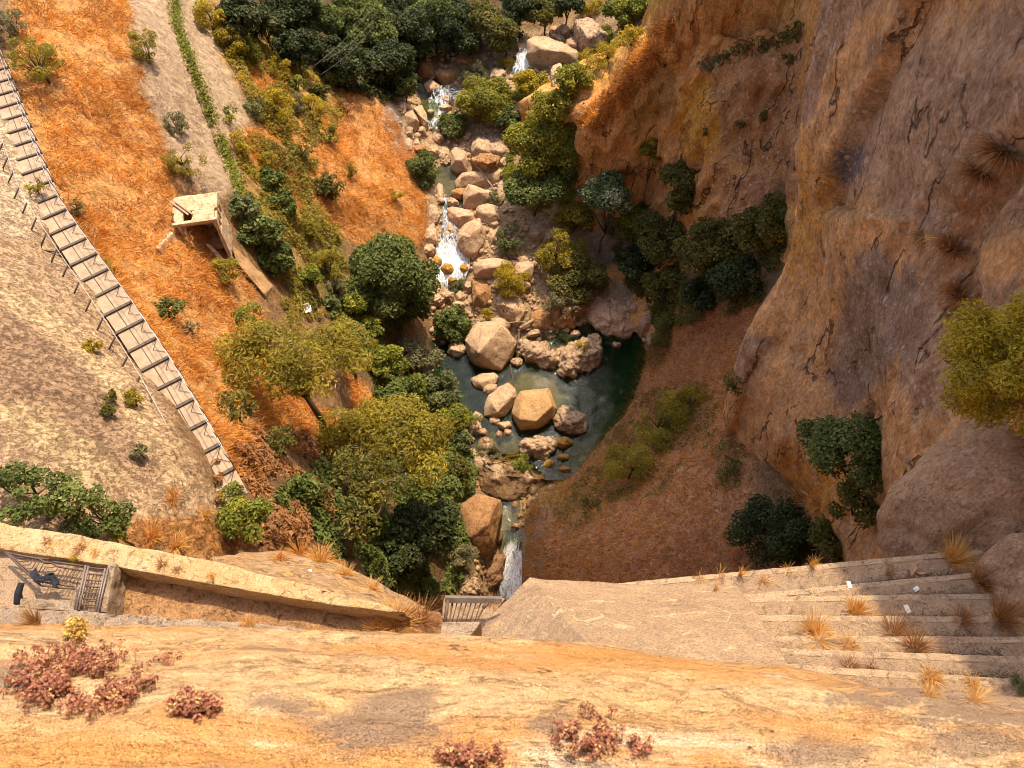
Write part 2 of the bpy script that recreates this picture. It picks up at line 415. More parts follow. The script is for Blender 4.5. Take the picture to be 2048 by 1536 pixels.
# ------------------------------------------------------------------ the hillside: one sheet through surveyed points
CTRL = [
 # left bank
 (0,450,28),(0,600,29.5),(0,750,30.3),(0,950,31.2),(150,900,29.8),(150,650,28),(300,850,28),(300,1000,28.5),(230,1070,29.5),(410,1060,27.3),
 (0,320,26.9),(60,450,27.2),(100,1040,30.5),
 # under the walkway
 (10,180,26.1),(60,320,26.1),(100,410,26.1),(215,600,26.1),(330,780,26.1),(420,900,26.1),(452,975,26.0),
 # dry slope
 (180,-40,25.6),(150,180,25.3),(130,330,25.0),(200,400,23.6),(250,150,23.8),(300,350,21.6),(250,500,22.8),(330,600,21.8),(400,700,21.0),(450,820,21.5),(497,900,22.6),
 (560,1000,20.3),(640,1060,17.5),(760,1150,11.5),(860,1180,4.0),(800,1190,8.0),
 # rubble band and the low wall
 (250,0,22.0),(330,250,21.0),(400,375,20.0),(395,430,19.7),(470,380,18.6),(410,200,19.3),(350,20,20.2),(430,470,19.2),
 (545,450,14.8),(560,560,13.6),(650,480,10.5),(650,600,10.0),(750,600,5.5),(860,600,1.6),
 (700,780,9.0),(800,830,4.2),(560,800,16.5),(470,700,18.8),(400,560,20.0),(520,620,16.3),
 (900,900,1.0),(700,920,9),(850,1000,3.5),(640,900,13.5),
 # banks beside the stream
 (835,430,3.6),(790,390,6.3),(700,300,9.6),(600,380,12.2),(540,250,14.8),(640,330,11.5),(740,420,8.0),(760,480,6.0),(850,500,2.4),(800,250,6.2),(760,200,8.2),
 # wood at the head of the gorge
 (560,60,13),(700,60,9.5),(800,150,6.3),(900,60,7),(1000,0,8),(1150,0,9),(450,0,18.0),(480,120,16.5),(640,170,10.5),(1240,30,10),
 # stream bed
 (1030,1190,-4.4),(1020,1135,-3.3),(1035,1085,-1.9),(965,1085,0.3),(960,1150,-.4),(1010,1020,-1.8),(1110,960,-1.1),(1150,780,-1.2),(1250,760,-2.0),(1250,690,-1.6),(1060,765,-0.55),(920,750,-2.2),(930,830,-2.0),(960,880,-0.3),(1070,870,-1.0),
 (900,560,0.3),(900,490,1.9),(905,430,2.6),(890,350,2.5),(880,270,3.4),(870,230,3.8),(885,185,4.4),(835,180,4.2),(1060,130,6.0),(985,170,6.0),
 # boulder field and right bank
 (960,300,4.2),(960,450,3.0),(1000,560,2.0),(1150,610,1.0),(1250,630,0.6),(1080,400,3.5),(1180,480,2.5),(1250,560,1.8),(1060,240,5.6),(1120,130,7.2),(1200,90,8.2),
 (1180,420,4.0),(1300,420,6.0),(1300,600,2.2),(1310,690,1.2),(1400,690,6.5),(1480,700,11),(1250,850,0.4),(1350,850,5),(1450,850,10.5),
 (1165,935,0.0),(1075,1010,0.9),(1062,1080,0.3),(1060,1150,-0.6),(1120,1020,2.2),(1200,1000,4.5),(1300,1000,8),(1400,1050,12),(1250,1150,7),(1130,1150,2.5),
 (1400,600,8.5),(1450,450,12.5),(1500,560,13),
]
pts = np.array([P(u, v, z=z) for u, v, z in CTRL])
far = np.array([(-70,20,34),(-70,60,33),(-70,120,36),(-45,5,34),(-30,-5,34),(-20,0,33.0),(-14,4,31),(-8,4,24),(-3,3,2),(3,8,-4.5),(0,-5,-6),(8,5,8),(20,5,26),(45,0,40),
                (45,40,45),(45,80,40),(30,110,28),(0,120,14),(-30,110,22),(22,60,20),(18,75,18),(20,30,20),(16,12,16)], float)
pts = np.vstack([pts, far])
def kern(d): return np.sqrt(d * d + 0.6)
A = kern(np.linalg.norm(pts[:, None, :2] - pts[None, :, :2], axis=2))
n_ = len(pts)
Q = np.hstack([np.ones((n_, 1)), pts[:, :2]])
S = np.block([[A + np.eye(n_) * -0.05, Q], [Q.T, np.zeros((3, 3))]])
sol = np.linalg.solve(S, np.concatenate([pts[:, 2], np.zeros(3)]))
def hz(x, y):
    out = np.empty(len(x))
    for i in range(0, len(x), 20000):
        q = np.stack([x[i:i + 20000], y[i:i + 20000]], 1)
        k = kern(np.linalg.norm(q[:, None] - pts[None, :, :2], axis=2))
        out[i:i + 20000] = k @ sol[:n_] + sol[n_] + q @ sol[n_ + 1:]
    return out
STEP = 0.27
xs = np.concatenate([np.geomspace(400, 44, 14)[:-1] * -1, np.arange(-44, 24, STEP), np.geomspace(24, 300, 12)])
ys = np.concatenate([[-60, -25, -8], np.arange(-2, 88, STEP), np.geomspace(88, 500, 16)])
GX, GY = np.meshgrid(xs, ys)
fx, fy = GX.ravel(), GY.ravel()
cx_, cy_ = np.clip(fx, -70, 45), np.clip(fy, -10, 120)
fz = np.clip(hz(cx_, cy_), -6.5, 60) + 0.12 * (np.abs(fx - cx_) + np.abs(fy - cy_))
TV = np.stack([fx, fy, fz], 1)
pu, pv, pd = proj(TV)
# ---- what grows or lies where (albedo painted as patches of soil, rock and dry grass; pool bed also darkened for shade)
ground_col = np.tile(np.array([0.25, 0.145, 0.065]), (len(TV), 1))
wob = fbm(TV, 0.5, 4, 5) * 30 + fbm(TV, 2.2, 3, 9) * 12
def paint(poly, c, feather=14, wob_k=1.0, amt=1.0):
    k = sstep(-feather, feather, poly_sd(pu, pv, poly) + wob * wob_k) * amt
    ground_col[:] = ground_col * (1 - k[:, None]) + np.array(c) * k[:, None]
    return k
ORANGE = (0.54, 0.275, 0.09)
k_bed = paint([(800,100),(1000,60),(1230,30),(1240,120),(1180,420),(1330,560),(1310,720),(1160,990),(1040,1200),(920,1200),(940,900),(880,600),(850,420),(790,220)], (0.40, 0.275, 0.15))
paint([(-400,380),(0,400),(100,470),(200,600),(300,760),(400,930),(470,1060),(520,1110),(300,1400),(-400,1400)], (0.52, 0.355, 0.20), 10, 0.4)
paint([(-300,80),(0,130),(60,330),(110,450),(60,480),(-300,420)], (0.60, 0.45, 0.28), 8, 0.2)
paint([(0,560),(110,640),(200,760),(290,880),(330,960),(200,930),(60,850),(-60,780)], (0.34, 0.215, 0.125), 16, 0.8, 0.8)
paint([(0,560),(60,590),(140,650),(240,740),(330,850),(380,960),(360,980),(290,900),(200,760),(100,680),(0,610)], (0.62, 0.44, 0.235), 10, 0.4, 0.9)
paint([(-20,790),(80,820),(200,900),(280,990),(180,960),(60,880),(-20,840)], (0.60, 0.43, 0.22), 12, 0.8, 0.8)
paint([(260,1050),(420,1020),(540,1100),(400,1130),(230,1090)], (0.46, 0.22, 0.07), 10, 0.8)
k_o1 = paint([(30,-140),(230,-140),(290,200),(335,330),(350,400),(420,480),(470,530),(530,630),(480,700),(490,770),(510,900),(480,960),(440,930),(330,720),(215,565),(115,405),(65,265),(20,130)], ORANGE, 10, 0.5)
paint([(300,300),(350,400),(410,470),(440,520),(380,560),(320,500)], (0.48, 0.22, 0.07), 14, 0.8, 0.6)
k_band = paint([(225,-120),(345,-120),(425,200),(470,385),(440,392),(400,372),(355,320),(280,180)], (0.47, 0.335, 0.205), 12, 0.8)
paint([(355,-100),(430,50),(480,190),(510,280),(470,330),(430,220),(370,60)], (0.44, 0.32, 0.19), 12, 0.8)
k_g = paint([(430,-80),(520,60),(600,120),(690,190),(700,240),(640,300),(620,400),(640,500),(690,620),(600,640),(480,460),(480,330),(520,250),(450,100)], (0.36, 0.215, 0.07), 14, 1.0)
k_o2 = paint([(690,170),(765,185),(800,260),(835,330),(852,400),(852,480),(790,520),(690,480),(640,430),(600,330),(640,240)], ORANGE, 8, 0.35)
k_o3 = paint([(470,270),(560,250),(640,230),(640,330),(600,420),(540,340),(490,330)], (0.50, 0.23, 0.06), 12, 0.9, 0.85)
k_o4 = paint([(500,120),(570,150),(620,190),(580,230),(510,200)], (0.52, 0.25, 0.08), 10, 0.8)
k_o5 = paint([(690,740),(760,790),(810,840),(740,850),(600,810),(560,700),(470,700),(520,860),(640,930),(700,850)], (0.54, 0.23, 0.065), 10, 0.7)
paint([(775,205),(805,240),(828,300),(800,320),(770,260)], (0.40, 0.31, 0.235), 7, 0.4)
paint([(620,440),(690,480),(690,600),(640,620)], (0.17, 0.14, 0.04), 12, 0.9)
k_r = paint([(1300,640),(1400,600),(1520,600),(1500,1180),(1050,1180),(1066,1010),(1160,930),(1240,850)], (0.46, 0.235, 0.115), 8, 0.4)
paint([(1075,1000),(1110,985),(1090,1080),(1085,1170),(1045,1170),(1055,1060)], (0.36, 0.27, 0.19), 8, 0.4)
paint([(1200,880),(1300,860),(1330,960),(1240,1010),(1120,1080),(1100,1010)], (0.25, 0.17, 0.05), 16, 1.0, 0.6)
paint([(1060,730),(1130,740),(1120,800),(1020,790),(1000,750)], (0.62, 0.36, 0.085), 14, 0.6)
paint([(1130,740),(1210,690),(1300,680),(1270,800),(1180,900),(1130,860)], (0.06, 0.095, 0.042), 20, 0.4)  # deep bed, also darkened to stand in for shade on the water
paint([(860,680),(960,700),(1000,760),(960,860),(940,900),(860,860)], (0.05, 0.055, 0.025), 12, 0.4)  # deep bed, near black: shade of trees and boulder put into the colour
paint([(1040,870),(1150,870),(1140,980),(1010,1080),(990,1060)], (0.36, 0.22, 0.06), 10, 0.7, 0.8)
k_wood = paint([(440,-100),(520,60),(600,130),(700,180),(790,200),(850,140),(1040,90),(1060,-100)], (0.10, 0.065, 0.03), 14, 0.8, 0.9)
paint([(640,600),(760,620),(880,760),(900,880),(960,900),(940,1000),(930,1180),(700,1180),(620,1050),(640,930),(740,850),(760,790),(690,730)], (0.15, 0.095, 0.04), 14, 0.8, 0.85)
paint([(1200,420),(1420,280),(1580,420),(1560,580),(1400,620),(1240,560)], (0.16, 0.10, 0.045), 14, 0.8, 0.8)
grass_k = np.clip(np.maximum.reduce([k_o1, k_o2, k_o3 * .8, k_o4, k_o5]), 0, 1)
green_k = k_g * (1 - grass_k)
rocky = sstep(-12, 12, poly_sd(pu, pv, [(-400,100),(0,140),(60,330),(115,460),(215,590),(330,760),(400,930),(470,1060),(520,1110),(300,1400),(-400,1400)]) + wob * .3)
rocky = np.maximum(rocky, 0.55 * k_band); rocky = np.maximum(rocky, .3 * k_bed)
TV[:, 2] += fbm(TV, 0.30, 3, 21) * 0.30 + fbm(TV, 1.1, 4, 33) * 0.20 * (0.5 + 0.6 * (grass_k > .3)) + fbm(TV, 0.75, 3, 44, True) * 0.16 + fbm(TV, 2.3, 3, 47, True) * 0.10 * rocky
near = sstep(60, 30, pd)
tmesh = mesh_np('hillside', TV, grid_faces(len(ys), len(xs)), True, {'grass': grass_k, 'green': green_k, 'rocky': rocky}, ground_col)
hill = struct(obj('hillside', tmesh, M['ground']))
T_F = grid_faces(len(ys), len(xs))
bv_ground = BVHTree.FromPolygons(TV.tolist(), T_F.tolist())
SOLID = [bv_ground]
def cast(o, d):
    best = None; d = Vector([float(c) for c in d]); o = Vector([float(c) for c in o])
    for b in SOLID:
        h = b.ray_cast(o, d)
        if h[0] is not None and (best is None or h[3] < best[3]): best = h
    return best
def hit(u, v):
    d = ray(u, v); h = cast(C0, d)
    if h is None: return P(u, v, z=0), np.array([0, 0, 1.0])
    n = np.array(h[1]);  n = n if n @ d < 0 else -n
    return np.array(h[0]), n
def drop(p):
    h = bv_ground.ray_cast(Vector([float(p[0]), float(p[1]), 90.0]), Vector((0, 0, -1)))
    return float(h[0][2]) if h[0] is not None else float(p[2])
def depth(p): return (p[1]) * CP - (p[2] - CAM_Z) * SP
def mpp(p): return depth(p) / FPX       # metres per photograph pixel at p

# ------------------------------------------------------------------ cliffs
def sheet(name, G, nu, nv, disp, colour, material):
    G = catmull(G, nv)
    G = catmull(G.transpose(1, 0, 2), nu).transpose(1, 0, 2)
    Nn = grid_normals(G); r, c = G.shape[:2]
    V = G.reshape(-1, 3); Nf = Nn.reshape(-1, 3)
    mid = Nf[(r // 2) * c + c // 2]
    if mid @ (C0 - V[(r // 2) * c + c // 2]) < 0: Nf = -Nf
    V = V + Nf * disp(V)[:, None]
    F = grid_faces(r, c)
    o = struct(obj(name, mesh_np(name, V, F, True, None, colour(V)), material))
    SOLID.append(BVHTree.FromPolygons(V.tolist(), F.tolist()))
    return o, V
# the big near wall on the right: rows are heights, columns run from its hidden far side round the arris towards the bridge
ZR = [75, 62, 52, 44, 40, 37, 34, 31.5, 27.6, 24.2, 19.7, 15.2, 8.5, 2, -4]
XE = [13.0, 10.2, 9.2, 9.3, 9.6, 10.0, 10.45, 11.0, 12.15, 12.6, 12.15, 12.75, 13.9, 16.3, 18]
G = []
for z, xe in zip(ZR, XE):
    low = sstep(30, 5, np.array([z]))[0]
    row = [(xe + 16, 36, z), (xe + 7, 30, z), (xe + 2.2, 26.2, z), (xe + 0.1, 24.2, z), (xe + 0.1, 22.6, z), (xe + 0.45, 19.5, z), (xe + 0.7 + low, 16, z), (xe + 0.75 + low, 12.5, z),
           (xe + 0.5 + low, 9, z), (xe + 0.0, 6, z), (xe - 0.6, 3, z), (xe - 1.2, -3, z), (xe - 2, -14, z)]
    G.append(row)
G = np.array(G, float)
for j, yj in enumerate(G[0, :, 1]):       # the foot steps back under the bulge
    if 2 < yj < 23: G[8:, j, 0] += np.array([0.3, .6, 1.0, 1.4, 1.8, 2.2, 2.2]) * (1 - abs(yj - 12) / 14)
CREV = [(1830,20),(1796,99),(1751,164),(1690,253),(1669,308),(1649,352),(1630,420)]
GULLY = [(2100,240),(2010,310),(1960,400),(1905,480),(1895,560),(1925,650),(1960,740)]
def dispA(V):
    u, v, d = proj(V)
    r = fbm(V * [1, 1, .4], 0.18, 3, 61) * 0.7 + fbm(V * [1, 1, .5], 0.9, 4, 63) * 0.13 + fbm(V, 2.6, 3, 65, True) * 0.06
    L = line_sd(u, v, CREV)
    on = (d > 0) & (v < 430) & (v > -200)
    r -= on * sstep(20, -5, L) * 0.75 * np.exp(-np.clip(-L, 0, None) / 120) * (L < 25)
    Gd = np.abs(line_sd(u, v, GULLY) + fbm(V, .8, 3, 70) * 14)
    r -= (d > 0) * np.exp(-(Gd / 32) ** 2) * 0.55
    r += fbm(V * [1, 1, .2], 0.12, 2, 77) * 0.3
    r += 0.20 * sstep(-.03, .03, fbm(V * [1, 1, .3], 0.22, 3, 78)) + 0.06 * sstep(-.02, .02, fbm(V * [1, 1, .5], 0.7, 3, 79)) + 0.03 * sstep(-.03, .03, fbm(V, 1.6, 3, 80))
    return r
def colA(V):
    u, v, d = proj(V)
    c = np.tile(np.array([0.72, 0.375, 0.145]), (len(V), 1))
    wv = fbm(V * [1, 1, .35], 0.5, 5, 81) ; wp = wv * 60
    def pt(poly, col, f=25, amt=1.0):
        k = (sstep(-f, f, poly_sd(u, v, poly) + wp) * amt * (d > 0))[:, None]
        c[:] = c * (1 - k) + np.array(col) * k
    GREY = (0.44, 0.285, 0.175)
    pt([(1690,200),(1800,90),(2200,-100),(2200,420),(1990,500),(1880,480),(1760,440),(1680,370)], GREY, 30, 0.8)
    pt([(1680,300),(1740,300),(1730,350),(1670,340)], (0.17, 0.14, 0.13), 14, 0.9)
    pt([(1695,500),(1760,480),(1840,560),(1850,680),(1780,760),(1650,810),(1640,760),(1680,640)], (0.32, 0.215, 0.15), 14, 0.9)
    pt([(1490,670),(1540,680),(1530,780),(1500,830),(1485,760)], GREY, 10, 0.85)
    pt([(1850,420),(1900,520),(1880,660),(1960,760),(1840,860),(1800,760),(1830,600)], (0.36, 0.23, 0.15), 20, 0.7)
    pt([(1930,560),(2050,560),(2050,700),(1960,740)], (0.36, 0.24, 0.165), 20, 0.7)
    pt([(1590,60),(1660,0),(1700,-60),(1790,0),(1700,110),(1620,250),(1600,200)], (0.34, 0.22, 0.15), 16, 0.7)
    pt([(1590,330),(1640,250),(1640,440),(1590,560),(1560,540)], (0.72, 0.36, 0.09), 16, 0.95)
    pt([(1600,620),(1680,560),(1660,740),(1560,900),(1480,960),(1470,850),(1540,720)], (0.72, 0.38, 0.15), 18, 0.95)
    pt([(1560,880),(1700,980),(1690,1040),(1580,1040)], (0.62, 0.27, 0.045), 14, 0.9)
    pt([(1440,1100),(1470,1000),(1500,990),(1490,1110)], (0.35, 0.28, 0.21), 10, 0.8)
    pt([(2060,280),(1990,290),(1890,450),(1880,560),(1920,660),(1960,640),(1930,520),(2000,420),(2060,400)], (0.38, 0.17, 0.07), 12, 0.8)
    pt([(1720,60),(1830,40),(1760,150),(1700,180)], (0.25, 0.14, 0.09), 12, 0.7)
    k = sstep(0.15, 0.5, fbm(V * [1, 1, .3], 0.9, 4, 91))[:, None] * 0.45
    c[:] = c * (1 - k) + np.array([0.34, 0.22, 0.14]) * k
    k = sstep(0.25, 0.5, fbm(V * [1, 1, .4], 1.3, 4, 95))[:, None] * 0.5
    return c * (1 - k) + np.array([0.58, 0.36, 0.19]) * k
cliffA, VA = sheet('cliff', G, 22, 24, dispA, colA, M['cliff'])

# the far spur and wall beyond it: columns left to right, rows from the sunny top over the edge down to the foot
def col(edge, back, mids, foot):
    return [back, edge] + mids + [foot]
E1 = P(1165, 232, y=52.5); E2 = P(1232, 172, y=51.8); E3 = P(1300, 92, y=50.6); E4 = P(1345, 40, y=49.2); E5 = P(1400, -60, y=48.0)
B1 = P(1060, 190, y=62.0); B2 = P(1190, 130, y=62.0); B3 = P(1262, 66, y=60.0); B4 = P(1310, -6, y=58.0)
rows = [
 [B1 + np.array([-1, 0, -3.0]), B1, B2, B3, B4, (20,60,70), (22,60,80), (22,58,80), (26,50,78)],
 [E1 + np.array([-0.8, 1.5, -1.5]), E1, E2, E3, E4, (8.0,48.4,68), (14.5,48.5,76), (20,47.5,76), (23,41,74)],
 [P(1150,270,y=52.5), P(1172,262,y=51.4), P(1250,215,y=50.6), P(1318,130,y=49.4), P(1365,95,y=47.8), P(1410,-25,y=47.6), P(1500,-30,y=47.4), P(1610,-30,y=46), P(1720,0,y=38)],
 [P(1145,330,y=52.8), P(1178,322,y=51.6), P(1250,300,y=50.8), P(1325,235,y=49.6), P(1368,190,y=47.4), P(1425,95,y=46.6), P(1500,75,y=46.4), P(1600,55,y=44.8), P(1690,80,y=36)],
 [P(1150,390,y=52), P(1190,390,y=51.4), P(1262,375,y=51.2), P(1325,330,y=49.4), P(1365,290,y=47.0), P(1420,180,y=45.6), P(1505,140,y=44.0), P(1600,110,y=42.6), P(1670,150,y=35)],
 [P(1160,440,y=51), P(1215,440,y=50.6), P(1270,445,y=50), P(1320,430,y=48.2), P(1365,400,y=45.8), P(1420,330,y=43.6), P(1490,290,y=42.8), P(1580,250,y=41.4), P(1640,270,y=34)],
 [P(1170,500,y=49), P(1220,500,y=48.6), P(1270,510,y=47), P(1320,510,y=45), P(1370,500,y=42.6), P(1420,460,y=40.6), P(1490,420,y=40.0), P(1570,400,y=38.6), P(1620,430,y=33)],
 [P(1190,540,y=47.0), P(1230,560,y=45.6), P(1290,585,y=43.4), P(1340,595,y=41), P(1390,590,y=39), P(1430,570,y=37.5), P(1490,550,y=36.6), P(1560,540,y=35.4), P(1610,560,y=31)],
 [P(1200,600,y=44)-[0,0,4], P(1240,610,y=42.6)-[0,0,3], P(1300,640,y=40)-[0,0,2], P(1350,680,y=37)-[0,0,2], P(1400,690,y=34.5)-[0,0,2], P(1440,690,y=33)-[0,0,2], P(1490,680,y=32)-[0,0,3], P(1560,660,y=31)-[0,0,3], P(1610,680,y=29)-[0,0,3]],
]
def dispB(V):
    return fbm(V * [1, 1, .5], 0.3, 4, 101) * 0.7 + fbm(V * [1, 1, .6], 1.0, 4, 103) * 0.35 + fbm(V, 2.4, 3, 105, True) * 0.09 + 0.45 * sstep(-.03, .03, fbm(V * [1, 1, .4], 0.3, 4, 107)) + 0.22 * sstep(-.03, .03, fbm(V * [1, 1, .6], 0.8, 4, 109))
def colB(V):
    u, v, d = proj(V); wp = fbm(V * [1, 1, .5], 0.6, 4, 111) * 34
    c = np.tile(np.array([0.68, 0.325, 0.095]), (len(V), 1))
    def pt(poly, col, f=12, amt=1.0):
        k = (sstep(-f, f, poly_sd(u, v, poly) + wp) * amt * (d > 0))[:, None]; c[:] = c * (1 - k) + np.array(col) * k
    pt([(1370,160),(1460,170),(1470,260),(1420,330),(1360,320)], (0.60, 0.29, 0.04))
    pt([(1450,20),(1640,-60),(1640,70),(1560,60),(1480,80)], (0.78, 0.41, 0.12))  # top of the wall brightened in colour to stand in for grazing sun
    pt([(1440,110),(1600,70),(1620,380),(1500,400),(1440,300)], (0.46, 0.24, 0.10), 14, 0.9)
    pt([(1420,300),(1560,380),(1560,540),(1430,520)], (0.44, 0.21, 0.09), 14, 0.8)
    pt([(1240,170),(1330,100),(1370,130),(1330,230),(1260,260)], (0.36, 0.21, 0.06), 12, 0.7)
    pt([(1130,210),(1290,80),(1380,-80),(1420,-200),(1200,-40),(1000,150)], (0.58, 0.30, 0.06), 8, 1.0)
    return c
cliffB, VB = sheet('far_cliff', np.array(rows), 14, 16, dispB, colB, M['cliff'])

# ------------------------------------------------------------------ the river
def water_mat(name, tint, deep, ripple=4.0, foam=0.0):
    m, nt, b = mat(name)
    vec = coords(nt, (1, 2.2, 1), True)
    out = nt.nodes['Material Output']
    tr = N(nt, 'ShaderNodeBsdfTransparent'); tr.inputs[0].default_value = (*tint, 1)
    df = N(nt, 'ShaderNodeBsdfDiffuse'); df.inputs[0].default_value = (*deep, 1)
    gl = N(nt, 'ShaderNodeBsdfGlossy'); gl.inputs['Roughness'].default_value = 0.02
    rn = noise(nt, vec, ripple, 4, 0.6, 0.6)
    bp = N(nt, 'ShaderNodeBump'); bp.inputs['Strength'].default_value = 0.2; bp.inputs['Distance'].default_value = 0.05
    nt.links.new(rn, bp.inputs['Height']); nt.links.new(bp.outputs[0], gl.inputs['Normal'])
    m1 = N(nt, 'ShaderNodeMixShader'); m1.inputs[0].default_value = 0.12
    nt.links.new(tr.outputs[0], m1.inputs[1]); nt.links.new(df.outputs[0], m1.inputs[2])
    fr = N(nt, 'ShaderNodeFresnel'); fr.inputs[0].default_value = 1.33; nt.links.new(bp.outputs[0], fr.inputs['Normal'])
    m2 = N(nt, 'ShaderNodeMixShader'); nt.links.new(math_(nt, 'MULTIPLY', fr.outputs[0], 0.55), m2.inputs[0])
    nt.links.new(m1.outputs[0], m2.inputs[1]); nt.links.new(gl.outputs[0], m2.inputs[2])
    last = m2
    if foam:
        fd = N(nt, 'ShaderNodeBsdfDiffuse'); fd.inputs[0].default_value = (0.82, 0.85, 0.86, 1)
        v2 = coords(nt, (3.0, 0.9, 1.0), True)
        fn = noise(nt, v2, 2.2, 6, 0.7, 0.8); f2 = noise(nt, vec, 7, 4, 0.7)
        at = N(nt, 'ShaderNodeAttribute', attribute_name='foam')
        k = math_(nt, 'ADD', math_(nt, 'MULTIPLY', fn, 0.8), math_(nt, 'MULTIPLY', f2, 0.3))
        k = math_(nt, 'ADD', k, math_(nt, 'MULTIPLY', at.outputs['Fac'], foam))
        k = ramp(nt, k, [(0.76, 0.0), (1.02, 1.0)])
        m3 = N(nt, 'ShaderNodeMixShader'); nt.links.new(k, m3.inputs[0])
        nt.links.new(m2.outputs[0], m3.inputs[1]); nt.links.new(fd.outputs[0], m3.inputs[2]); last = m3
    nt.links.new(last.outputs[0], out.inputs[0]); return m
M['pool'] = water_mat('pool_water', (0.47, 0.54, 0.27), (0.02, 0.07, 0.035), 5.5)
M['stream'] = water_mat('stream_water', (0.55, 0.62, 0.45), (0.02, 0.035, 0.03), 6.0)
M['rapids'] = water_mat('white_water', (0.6, 0.66, 0.6), (0.05, 0.07, 0.07), 9.0, 0.46)
def flat_water(name, poly, z, m):
    pp = np.array([P(u, v, z=z) for u, v in poly]); lo = pp.min(0) - .5; hi = pp.max(0) + .5
    gx = np.arange(lo[0], hi[0], 0.25); gy = np.arange(lo[1], hi[1], 0.25)
    X, Y = np.meshgrid(gx, gy); V = np.stack([X.ravel(), Y.ravel(), np.full(X.size, z)], 1)
    F = grid_faces(len(gy), len(gx)); c = V[F].mean(1)
    sd_ = poly_sd(c[:, 0] , c[:, 1], pp[:, :2])
    F = F[sd_ > -0.1]; use = np.unique(F); mp_ = np.full(len(V), -1); mp_[use] = np.arange(len(use))
    V = V[use]; V[:, 2] += fbm(V * [1, 1.6, 1], 1.6, 3, 7) * 0.035
    return struct(obj(name, mesh_np(name, V, mp_[F]), m))
flat_water('river', [(860,680),(960,690),(1060,700),(1160,650),(1240,600),(1340,640),(1330,760),(1280,880),(1190,960),(1100,960),(1040,900),(950,920),(880,900),(860,800)], 0.0, M['pool'])
flat_water('river', [(860,290),(930,270),(1000,330),(960,400),(900,420),(860,400)], 3.05, M['stream'])
flat_water('river', [(780,110),(860,100),(890,180),(870,230),(800,240)], 4.75, M['stream'])
flat_water('river', [(985,985),(1060,965),(1130,930),(1150,930),(1130,980),(1078,1040),(1062,1084),(1000,1084),(985,1040)], -0.95, M['stream'])
WATER = [([(860,680),(960,690),(1060,700),(1160,650),(1240,600),(1340,640),(1330,760),(1280,880),(1190,960),(1100,960),(1040,880),(960,870),(880,900),(860,800)], 0.0),
 ([(860,290),(930,270),(1000,330),(960,400),(900,420),(860,400)], 3.05), ([(780,110),(860,100),(890,180),(870,230),(800,240)], 4.75), ([(1000,980),(1090,930),(1150,930),(1130,980),(1080,1040),(1070,1100),(990,1100)], -0.95),
 ([(858,470),(945,470),(945,560),(915,600),(860,600)], 1.2)]
def water_z(u, v):
    z = -99
    for pl, zz in WATER:
        if poly_sd(np.array([float(u)]), np.array([float(v)]), pl)[0] > 0: z = max(z, zz)
    return z
def rapid(name, left, right, zs, m=M['rapids'], foam=None, n=12):
    """a running sheet of water between two banks given as pixel lines, with a height per pair"""
    L = np.array([P(u, v, z=z) for (u, v), z in zip(left, zs)]); Rr = np.array([P(u, v, z=z) for (u, v), z in zip(right, zs)])
    L = catmull(L, n); Rr = catmull(Rr, n); c = 26
    k = np.linspace(0, 1, c)[None, :, None]; G = L[:, None] * (1 - k) + Rr[:, None] * k
    V = G.reshape(-1, 3); V[:, 2] += fbm(V, 1.5, 4, 13) * 0.14 + fbm(V, 5, 2, 14) * 0.05
    fm = catmull(np.array(foam, float)[:, None], n)[:, 0] if foam else np.ones(len(L))
    kk = np.linspace(0, 1, c); edge = 1 - np.abs(2 * kk - 1) ** 3 * 0.35
    F = grid_faces(len(L), c)
    return struct(obj(name, mesh_np(name, V, F, True, {'foam': (np.clip(fm, 0, 1)[:, None] * edge[None]).ravel()}), m))
rapid('rapids', [(885,395),(884,430),(882,460),(868,490),(862,520),(858,560),(862,600)], [(915,395),(908,430),(920,470),(935,500),(940,530),(930,560),(915,600)], [3.1,2.95,2.7,2.2,1.6,1.0,0.2], foam=[.3,.6,.55,.8,.92,.75,.3])
rapid('rapids', [(870,170),(855,205),(852,235),(840,262),(838,290),(850,310)], [(915,170),(900,205),(885,235),(875,262),(870,290),(880,310)], [5.2,4.75,4.3,3.9,3.5,3.15], foam=[.5,.6,.75,.35,.55,.1])
rapid('rapids', [(1040,95),(1030,120),(1020,150),(1000,175),(900,180)], [(1100,95),(1090,125),(1070,150),(1030,185),(905,200)], [7.2,6.7,6.2,5.7,5.2], foam=[.6,.9,.5,.3,.4])
rapid('waterfall', [(1012,1060),(1008,1085),(1003,1120),(998,1160),(992,1200)], [(1048,1060),(1046,1085),(1048,1120),(1050,1160),(1046,1200)], [-0.95,-1.15,-1.75,-2.5,-3.2], foam=[.2,.6,.95,.95,.75])
rapid('rapids', [(1100,930),(1095,955),(1085,985)], [(1165,905),(1150,930),(1130,965)], [-0.02,-0.4,-0.93], foam=[.25,.5,.45])

